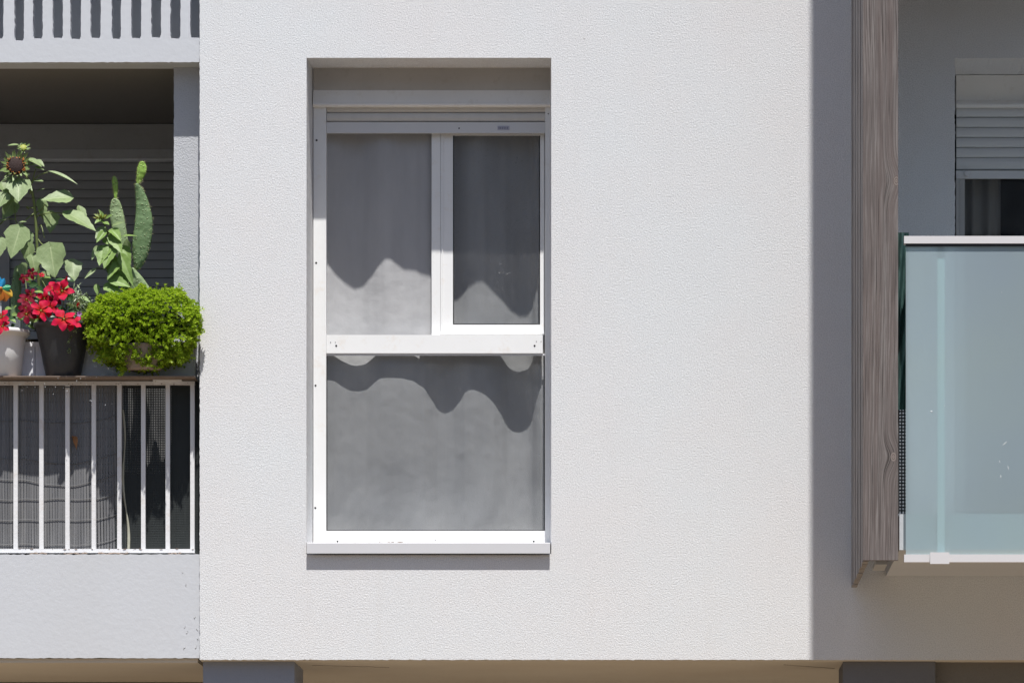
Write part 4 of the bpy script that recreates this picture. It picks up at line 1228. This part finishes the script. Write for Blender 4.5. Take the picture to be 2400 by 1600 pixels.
# cactus pads
ca = thing('prickly_pear_cactus', P(322, 800, 0.24), 'tall prickly pear cactus with two long pads reaching up behind the bright green bush', 'cactus')
def pad(line, thick, mat, spines, label=None):
    """line: (px, py, half width px, depth) from foot to top"""
    bm = bmesh.new(); seg = 16; sm = []
    ctr = spline([Vector((x, y, d)) for x, y, hw, d in line], 6)
    wid = spline([Vector((hw, 0, 0)) for x, y, hw, d in line], 6)
    rings = []
    n = len(ctr)
    for i, (c, w_) in enumerate(zip(ctr, wid)):
        hw = max(0.6, w_.x); q = P(c.x, c.y, c.z); rx = hw / PPM; ry = thick * (0.35 + 0.65 * min(1, hw / 16))
        if i == 0 or i == n - 1: rx *= 0.25; ry *= 0.25
        t = (ctr[min(i + 1, n - 1)] - ctr[max(i - 1, 0)]); ang = math.atan2(t.x, -t.y)
        rings.append([bm.verts.new(q + Vector((rx * math.cos(a) * math.cos(ang), ry * math.sin(a), -rx * math.cos(a) * math.sin(ang)))) for a in [2 * math.pi * j / seg for j in range(seg)]])
    for i in range(n - 1):
        for j in range(seg): bm.faces.new((rings[i][j], rings[i][(j + 1) % seg], rings[i + 1][(j + 1) % seg], rings[i + 1][j]))
    bm.faces.new(rings[0][::-1]); bm.faces.new(rings[-1])
    bmesh.ops.recalc_face_normals(bm, faces=bm.faces)
    pts = [(v.co.copy(), (v.co - P(ctr[min(n - 1, k // seg)].x, ctr[min(n - 1, k // seg)].y, ctr[min(n - 1, k // seg)].z)).normalized()) for k, v in enumerate(bm.verts)]
    bmesh.ops.subdivide_edges(bm, edges=bm.edges, cuts=1, use_grid_fill=True)
    for v in bm.verts:
        v.co.y += 0.0018 * noise.noise(v.co * 60); v.co.x += 0.001 * noise.noise(v.co * 75 + Vector((5, 5, 5)))
    p = build('pad', bm, mat, ca, smooth=True)
    bm = bmesh.new()
    for k in range(spines):
        q, nn = random.choice(pts)
        if nn.y > 0.3: continue
        s = q + Vector((U(-.004, .004), 0, U(-.005, .005)))
        tube(bm, [s, s + (nn + Vector((U(-.4, .4), -0.2, U(-.3, .5)))).normalized() * U(0.004, 0.008)], [0.0009, 0.0002], 3)
    if len(bm.verts): props(build('spine', bm, M['spine'], p), kind='stuff')
pad([(322, 806, 26, .24), (328, 760, 34, .24), (330, 705, 32, .23), (322, 668, 22, .22), (312, 636, 8, .21), (309, 628, 3, .21)], 0.016, M['cactus_pale'], 60)
pad([(320, 632, 5, .215), (326, 610, 15, .21), (332, 570, 22, .205), (337, 520, 21, .20), (334, 480, 16, .20), (327, 450, 11, .195), (321, 434, 6, .19), (320, 430, 3, .19)], 0.014, M['cactus'], 260)
pad([(323, 432, 4, .19), (327, 418, 8, .188), (332, 400, 11.5, .185), (333, 386, 9, .185), (333, 378, 4, .185)], 0.008, M['cactus_young'], 130)
pad([(300, 690, 12, .25), (296, 640, 12, .25), (287, 580, 16, .245), (276, 520, 17, .24), (272, 490, 15, .24), (270, 472, 10, .235), (270, 465, 4, .235)], 0.013, M['cactus_pale'], 90)
pad([(271, 467, 3, .235), (271, 450, 5, .233), (270, 432, 6.5, .23), (268, 418, 5, .23), (268, 413, 2, .23)], 0.006, M['cactus_young'], 110)
cb = thing('small_cactus', P(36, 800, 0.26), 'short dark cactus column behind the white pot', 'cactus')
_ca = ca; ca = cb
pad([(34, 800, 12, .27), (36, 740, 12, .265), (38, 680, 12, .26), (40, 640, 9, .26), (41, 622, 4, .26)], 0.014, M['cactus'], 60)
ca = _ca

# bright green bush
def hull(a):   # outline radius in image pixels by angle
    return 1 + 0.06 * math.sin(3 * a + 1) + 0.05 * math.sin(5 * a + 0.4) + 0.035 * math.sin(9 * a)
bush = thing('green_bush', P(338, 845, 0.03), 'dense bright yellow-green bush spilling over the ribbed basket pot', 'plant')
BC = P(335, 764, -0.01)
bm = bmesh.new()
bmesh.ops.create_icosphere(bm, subdivisions=3, radius=1, matrix=Matrix.Translation(BC) @ Matrix.Diagonal((0.19, 0.10, 0.10, 1)))
for v in bm.verts: v.co += (v.co - BC) * 0.15 * noise.noise(v.co * 14)
build('shade_core', bm, M['core'], bush)  # dark ball inside the bush, its inner shade put into the colour
def bush_surface():
    """random point of the lumpy outer shell with its outward direction"""
    while True:
        d = Vector((random.gauss(0, 1), random.gauss(0, 1), random.gauss(0, 1))).normalized()
        if d.y > 0.55: continue
        a = math.atan2(d.z, d.x)
        lump = 1 + 0.13 * noise.noise(d * 2.6 + Vector((3, 1, 2))) + 0.11 * noise.noise(d * 5.5)
        rx, ry, rz = 0.262, 0.145, (0.160 if d.z > 0 else 0.200)
        # superellipse so that the bush is boxier than a ball
        s = (abs(d.x) ** 2.5 + abs(d.y) ** 2.5 + abs(d.z) ** 2.5) ** (-1 / 2.5)
        p = Vector((d.x * rx, d.y * ry, d.z * rz)) * s * lump
        if d.z > 0: p.z *= 1.0 + 0.10 * d.x
        if d.z < -0.45: p.x *= 0.93
        if d.z < -0.3: p.z *= 1 + 0.16 * noise.noise(Vector((p.x * 16, 2, 1)))
        return BC + p, d
bm = bmesh.new()
def rosette(bm, c, out, size, count, lw):
    out = out.normalized()
    a0 = out.cross(Vector((0.3, 0.2, 1))).normalized(); b0 = out.cross(a0)
    for k in range(count):
        ang = 2.4 * k + U(-.3, .3); spread = 0.35 + 0.75 * k / count
        dr = (out + (a0 * math.cos(ang) + b0 * math.sin(ang)) * spread).normalized()
        L = size * U(0.75, 1.2)
        s = dr.cross(out)
        if s.length < 1e-3: s = a0.copy()
        s.normalize(); s = s * lw * U(0.8, 1.2)
        nn = s.cross(dr).normalized()
        b = c + dr * L * 0.1
        v = [bm.verts.new(b), bm.verts.new(b + dr * L * 0.55 + s + nn * 0.0012), bm.verts.new(b + dr * L), bm.verts.new(b + dr * L * 0.55 - s + nn * 0.0012), bm.verts.new(b + dr * L * 0.6 - nn * 0.0008)]
        for q in ((0, 1, 4), (1, 2, 4), (2, 3, 4), (3, 0, 4)): bm.faces.new([v[i] for i in q])
for i in range(6200):
    p, d = bush_surface()
    depth = abs(random.gauss(0, 1)) * 0.016
    c = p - d * depth + Vector((U(-.006, .006), U(-.006, .006), U(-.006, .006)))
    out = (d + Vector((0, -0.25, 0.75)) + Vector((U(-.4, .4), U(-.4, .4), U(-.4, .4)))).normalized()
    if noise.noise(c * 26) < -0.13 - 0.25 * max(0, d.z) and R() < 0.85: c = c - d * 0.035       # hollows between shoots
    rosette(bm, c, out, U(0.011, 0.0175), 7, 0.0030)
for i in range(190):                                                     # drooping fringe round the pot
    x = U(-0.21, 0.21); z = -0.10 - 0.05 * R() - 0.02 * abs(math.sin(x * 40))
    if abs(x) < 0.07 and z < -0.145: continue
    c = BC + Vector((x, U(-0.125, -0.02) if abs(x) < 0.12 else U(-0.09, -0.01), z))
    for k in range(3): rosette(bm, c + Vector((U(-.01, .01), U(-.008, .008), -k * 0.010)), Vector((U(-.5, .5), -0.6, U(-.6, .5))), U(0.011, 0.017), 5, 0.0028)
for i in range(150):                                                     # stray shoots that break the outline
    p, d = bush_surface()
    q = (d + Vector((U(-.3, .3), -0.2, U(0, .6)))).normalized() * U(0.008, 0.030)
    for k in range(3): rosette(bm, p + q * (k / 2), q, U(0.011, 0.017), 5, 0.0028)
props(build('foliage', bm, M['bushleaf'], bush), kind='stuff')
bm = bmesh.new()
for i in range(70):
    p, d = bush_surface()
    c = BC + (p - BC) * 0.6
    tube(bm, [c, p], [0.0025, 0.001], 4)
props(build('twig', bm, M['stem'], bush), kind='stuff')

# grey-green trailing herb
hb = thing('trailing_herb', P(205, 800, 0.02), 'grey-green trailing herb with needle leaves between charcoal pot and bush', 'plant')
bm = bmesh.new(); bs = bmesh.new()
for i in range(62):
    x0, y0 = U(196, 236), U(735, 790)
    a = U(-0.2, math.pi + 0.9)
    L = U(35, 75)
    ex, ey = x0 - 22 + L * math.cos(a) * 0.75, y0 - L * math.sin(a) * 0.9 + (15 if a > 2.6 or a < 0.2 else 0)
    ex = max(160, ex); ey = min(845, ey)
    d0, d1 = 0.06, U(-0.09, 0.05)
    pts = spline([P(x0, y0, d0), P((x0 + ex) / 2, (y0 + ey) / 2 - 9, (d0 + d1) / 2), P(ex, ey, d1)], 6)
    tube(bs, pts, 0.0011, 4)
    for q in range(len(pts) - 1):
        for m_ in range(4):
            c = pts[q].lerp(pts[q + 1], R()); t = (pts[q + 1] - pts[q]).normalized()
            dr = (t * 0.8 + Vector((U(-1, 1), U(-1, 1), U(-.7, 1)))).normalized()
            s = dr.cross(Vector((U(-1, 1), -1, U(-1, 1)))).normalized() * 0.0014
            L_ = U(0.010, 0.018)
            bm.faces.new([bm.verts.new(v) for v in (c, c + dr * L_ * .5 + s, c + dr * L_, c + dr * L_ * .5 - s)])
props(build('needle', bm, M['herb'], hb), kind='stuff')
props(build('twig', bs, M['stem'], hb), kind='stuff')
bm = bmesh.new()
for i in range(5):
    a = i * 1.2566
    b = P(186, 736, -0.03)
    leaf_bm(b, b + Vector((math.cos(a) * 0.012, -0.006, math.sin(a) * 0.014)), 0.012, Vector((0, -1, 0.2)), 'petal', curl=0.1, nl=4, nw=2, bm=bm)
build('lilac_flower', bm, M['lilac'], hb)

# red trumpet flowers in the charcoal pot
def flower(parent, px, py, d, size, mat, face=(0, -0.85, 0.35)):
    d -= 0.05
    c = P(px, py, d); n = (Vector(face) + Vector((U(-.35, .35), 0, U(-.3, .3)))).normalized()
    a0 = n.cross(Vector((0.1, 0, 1))).normalized(); b0 = n.cross(a0)
    r = size / PPM
    bm = bmesh.new()
    tube(bm, [c - n * r * 0.9 + Vector((0, 0, -0.006)), c - n * r * 0.4, c - n * 0.02 * r], [r * 0.08, r * 0.14, r * 0.24], 9, cap=False)
    fl_ = build('flower', bm, mat, parent, smooth=True)
    ph = U(0, 6)
    for k in range(5):
        a = ph + k * 1.2566
        dr = a0 * math.cos(a) + b0 * math.sin(a)
        build('petal', leaf_bm(c + dr * r * 0.12, c + dr * r * U(0.95, 1.25) + n * r * U(0.0, 0.45), r * U(0.66, 0.85), n, 'petal', curl=U(0.1, 0.6), foldv=U(-0.2, 0.4), wave=0.09, nl=7, nw=4, twist=U(0.1, 0.5)), mat, fl_)
    bm = bmesh.new(); bmesh.ops.create_icosphere(bm, subdivisions=1, radius=r * 0.1, matrix=Matrix.Translation(c + n * r * 0.02))
    build('throat', bm, M['yellow'], fl_)
rf = thing('red_mandevilla', P(140, 775, 0.09), 'red trumpet-flowered climber in the charcoal pot', 'plant')
for (x, y, d, s, m_) in ((146, 682, -.02, 26, 0), (128, 676, 0.02, 20, 0), (96, 728, -.03, 25, 0), (117, 722, -.01, 21, 0), (150, 748, -.06, 27, 0), (170, 756, -.04, 20, 0), (62, 736, -.02, 22, 1), (62, 702, .03, 19, 1),
                         (104, 700, .04, 17, 0), (126, 700, .05, 20, 1), (56, 652, .10, 11, 1), (74, 640, .1, 13, 1), (72, 690, .05, 14, 1), (60, 722, .0, 16, 1), (98, 664 - 20, .13, 7, 0)):
    flower(rf, x, y, d, s, M['petal_dark'] if m_ else M['petal'])
for (b, t, w_) in (((182, 722, .03), (186, 703, .0), 8), ((154, 662, .06), (157, 646, .04), 6)):
    leaf(rf, (*b[:2], b[2]), t, w_, M['petal'], (0.2, -0.9, 0.2), shape='lance', curl=0)
random.seed(5)
for i in range(84):
    x, y = U(58, 196), U(648, 770)
    if y < 690 and x > 170: continue
    a = U(-0.6, 3.7); L = U(16, 30)
    d = U(0.02, 0.14)
    leaf(rf, (x, y, d), (x + L * math.cos(a), y - L * math.sin(a) * 0.7 + 6, d - U(0.0, 0.04)), U(9, 15), M['darkleaf'] if R() < 0.75 else M['midleaf'], (U(-.5, .5), -0.7, U(0, 0.9)), shape='lance', curl=U(0, 0.3), nl=6, nw=4)
for pts in ([(145, 775, .09), (130, 720, .08), (98, 655, .11)], [(140, 775, .09), (150, 700, .06), (156, 660, .05)], [(138, 775, .09), (90, 740, .05), (66, 700, .06), (60, 655, .1)], [(148, 775, .08), (176, 740, .05), (184, 712, .02)]):
    stalk(rf, pts, 0.0022)
bm = bmesh.new()
for i in range(60):
    x, y = U(170, 190), U(672, 740)
    b = P(x, y, U(0, .06)); leaf_bm(b, b + Vector((U(-.02, .03), U(-.01, .01), U(0.0, .03))), 0.003, Vector((0, -1, 0.4)), 'lance', nl=3, nw=2, bm=bm)
props(build('shoot', bm, M['herb'], rf), kind='stuff')
# red flowers in the white pot
rw = thing('red_flowering_plant', P(0, 770, 0.07), 'low red flowers and dark leaves in the round white pot', 'plant')
for (x, y, d, s) in ((2, 744, -.04, 19), (6, 764, -.05, 17), (-22, 750, -.02, 20)):
    flower(rw, x, y, d, s, M['petal'])
for i in range(26):
    x, y = U(-50, 48), U(722, 768); a = U(-0.3, 3.5); L = U(14, 26); d = U(0.0, 0.1)
    leaf(rw, (x, y, d), (x + L * math.cos(a), y - L * math.sin(a) * 0.6 + 4, d - 0.02), U(8, 14), M['darkleaf'] if i % 3 else M['midleaf'], (U(-.5, .5), -0.7, U(0.1, 0.9)), shape='lance', curl=U(0, 0.3), nl=6, nw=4)
stalk(rw, [(4, 775, .07), (8, 750, .05), (2, 735, .02)], 0.0022)

# colourful toy windmill stuck in the white pot
wm = thing('pinwheel', P(6, 772, 0.09), 'toy pinwheel with blue, green, yellow and orange plastic vanes at the left edge', 'toy')
bm = bmesh.new(); tube(bm, [P(2, 775, .09), P(2, 668, .09)], 0.003, 8); build('stick', bm, M['whitepot'], wm)
hub = P(2, 676, 0.075)
for (ang, mat, L, w_) in ((100, 'toy_blue', .11, .05), (70, 'toy_blue', .085, .035), (15, 'toy_green', .078, .045), (-35, 'toy_yellow', .105, .07), (-72, 'toy_orange', .105, .075), (-110, 'toy_orange', .10, .07), (150, 'toy_green', .1, .06), (190, 'toy_blue', .1, .06), (225, 'toy_yellow', .1, .06)):
    a = math.radians(ang); dr = Vector((math.cos(a), 0, math.sin(a)))
    build('vane', leaf_bm(hub, hub + dr * L * 0.62, w_ * 0.7, Vector((math.sin(a) * 0.5, -1, 0.35)), 'petal', curl=0.12, foldv=-0.5, nl=8, nw=6), M[mat], wm)
bm = bmesh.new(); bmesh.ops.create_icosphere(bm, subdivisions=2, radius=0.009, matrix=Matrix.Translation(hub)); build('hub', bm, M['toy_orange'], wm)

# dried leaf caught on the screen, and drips of water under the pots
bm = leaf_bm(P(172, 1024, 0.105), P(181, 1048, 0.075), 13 / PPM, Vector((0.4, -0.8, 0.4)), 'heart', curl=0.3, foldv=0.9, wave=0.1)
props(build('dried_leaf', bm, M['dryleaf'], None), 'curled orange-brown dried leaf caught on the grey reed screen', 'leaf')
bm = bmesh.new()
random.seed(3)
for i in range(34):
    x = random.choice([U(196, 232), U(100, 240), U(30, 300)]); y = U(812, 960) if x > 190 else U(886, 930)
    c = P(x, y, U(-0.05, -0.035))
    bmesh.ops.create_icosphere(bm, subdivisions=1, radius=U(0.0010, 0.0020), matrix=Matrix.Translation(c) @ Matrix.Diagonal((0.8, 0.8, U(1, 2), 1)))
props(build('water_drops', bm, M['water'], None, smooth=True), 'drops of water dripping from the freshly watered pots', 'water', kind='stuff')
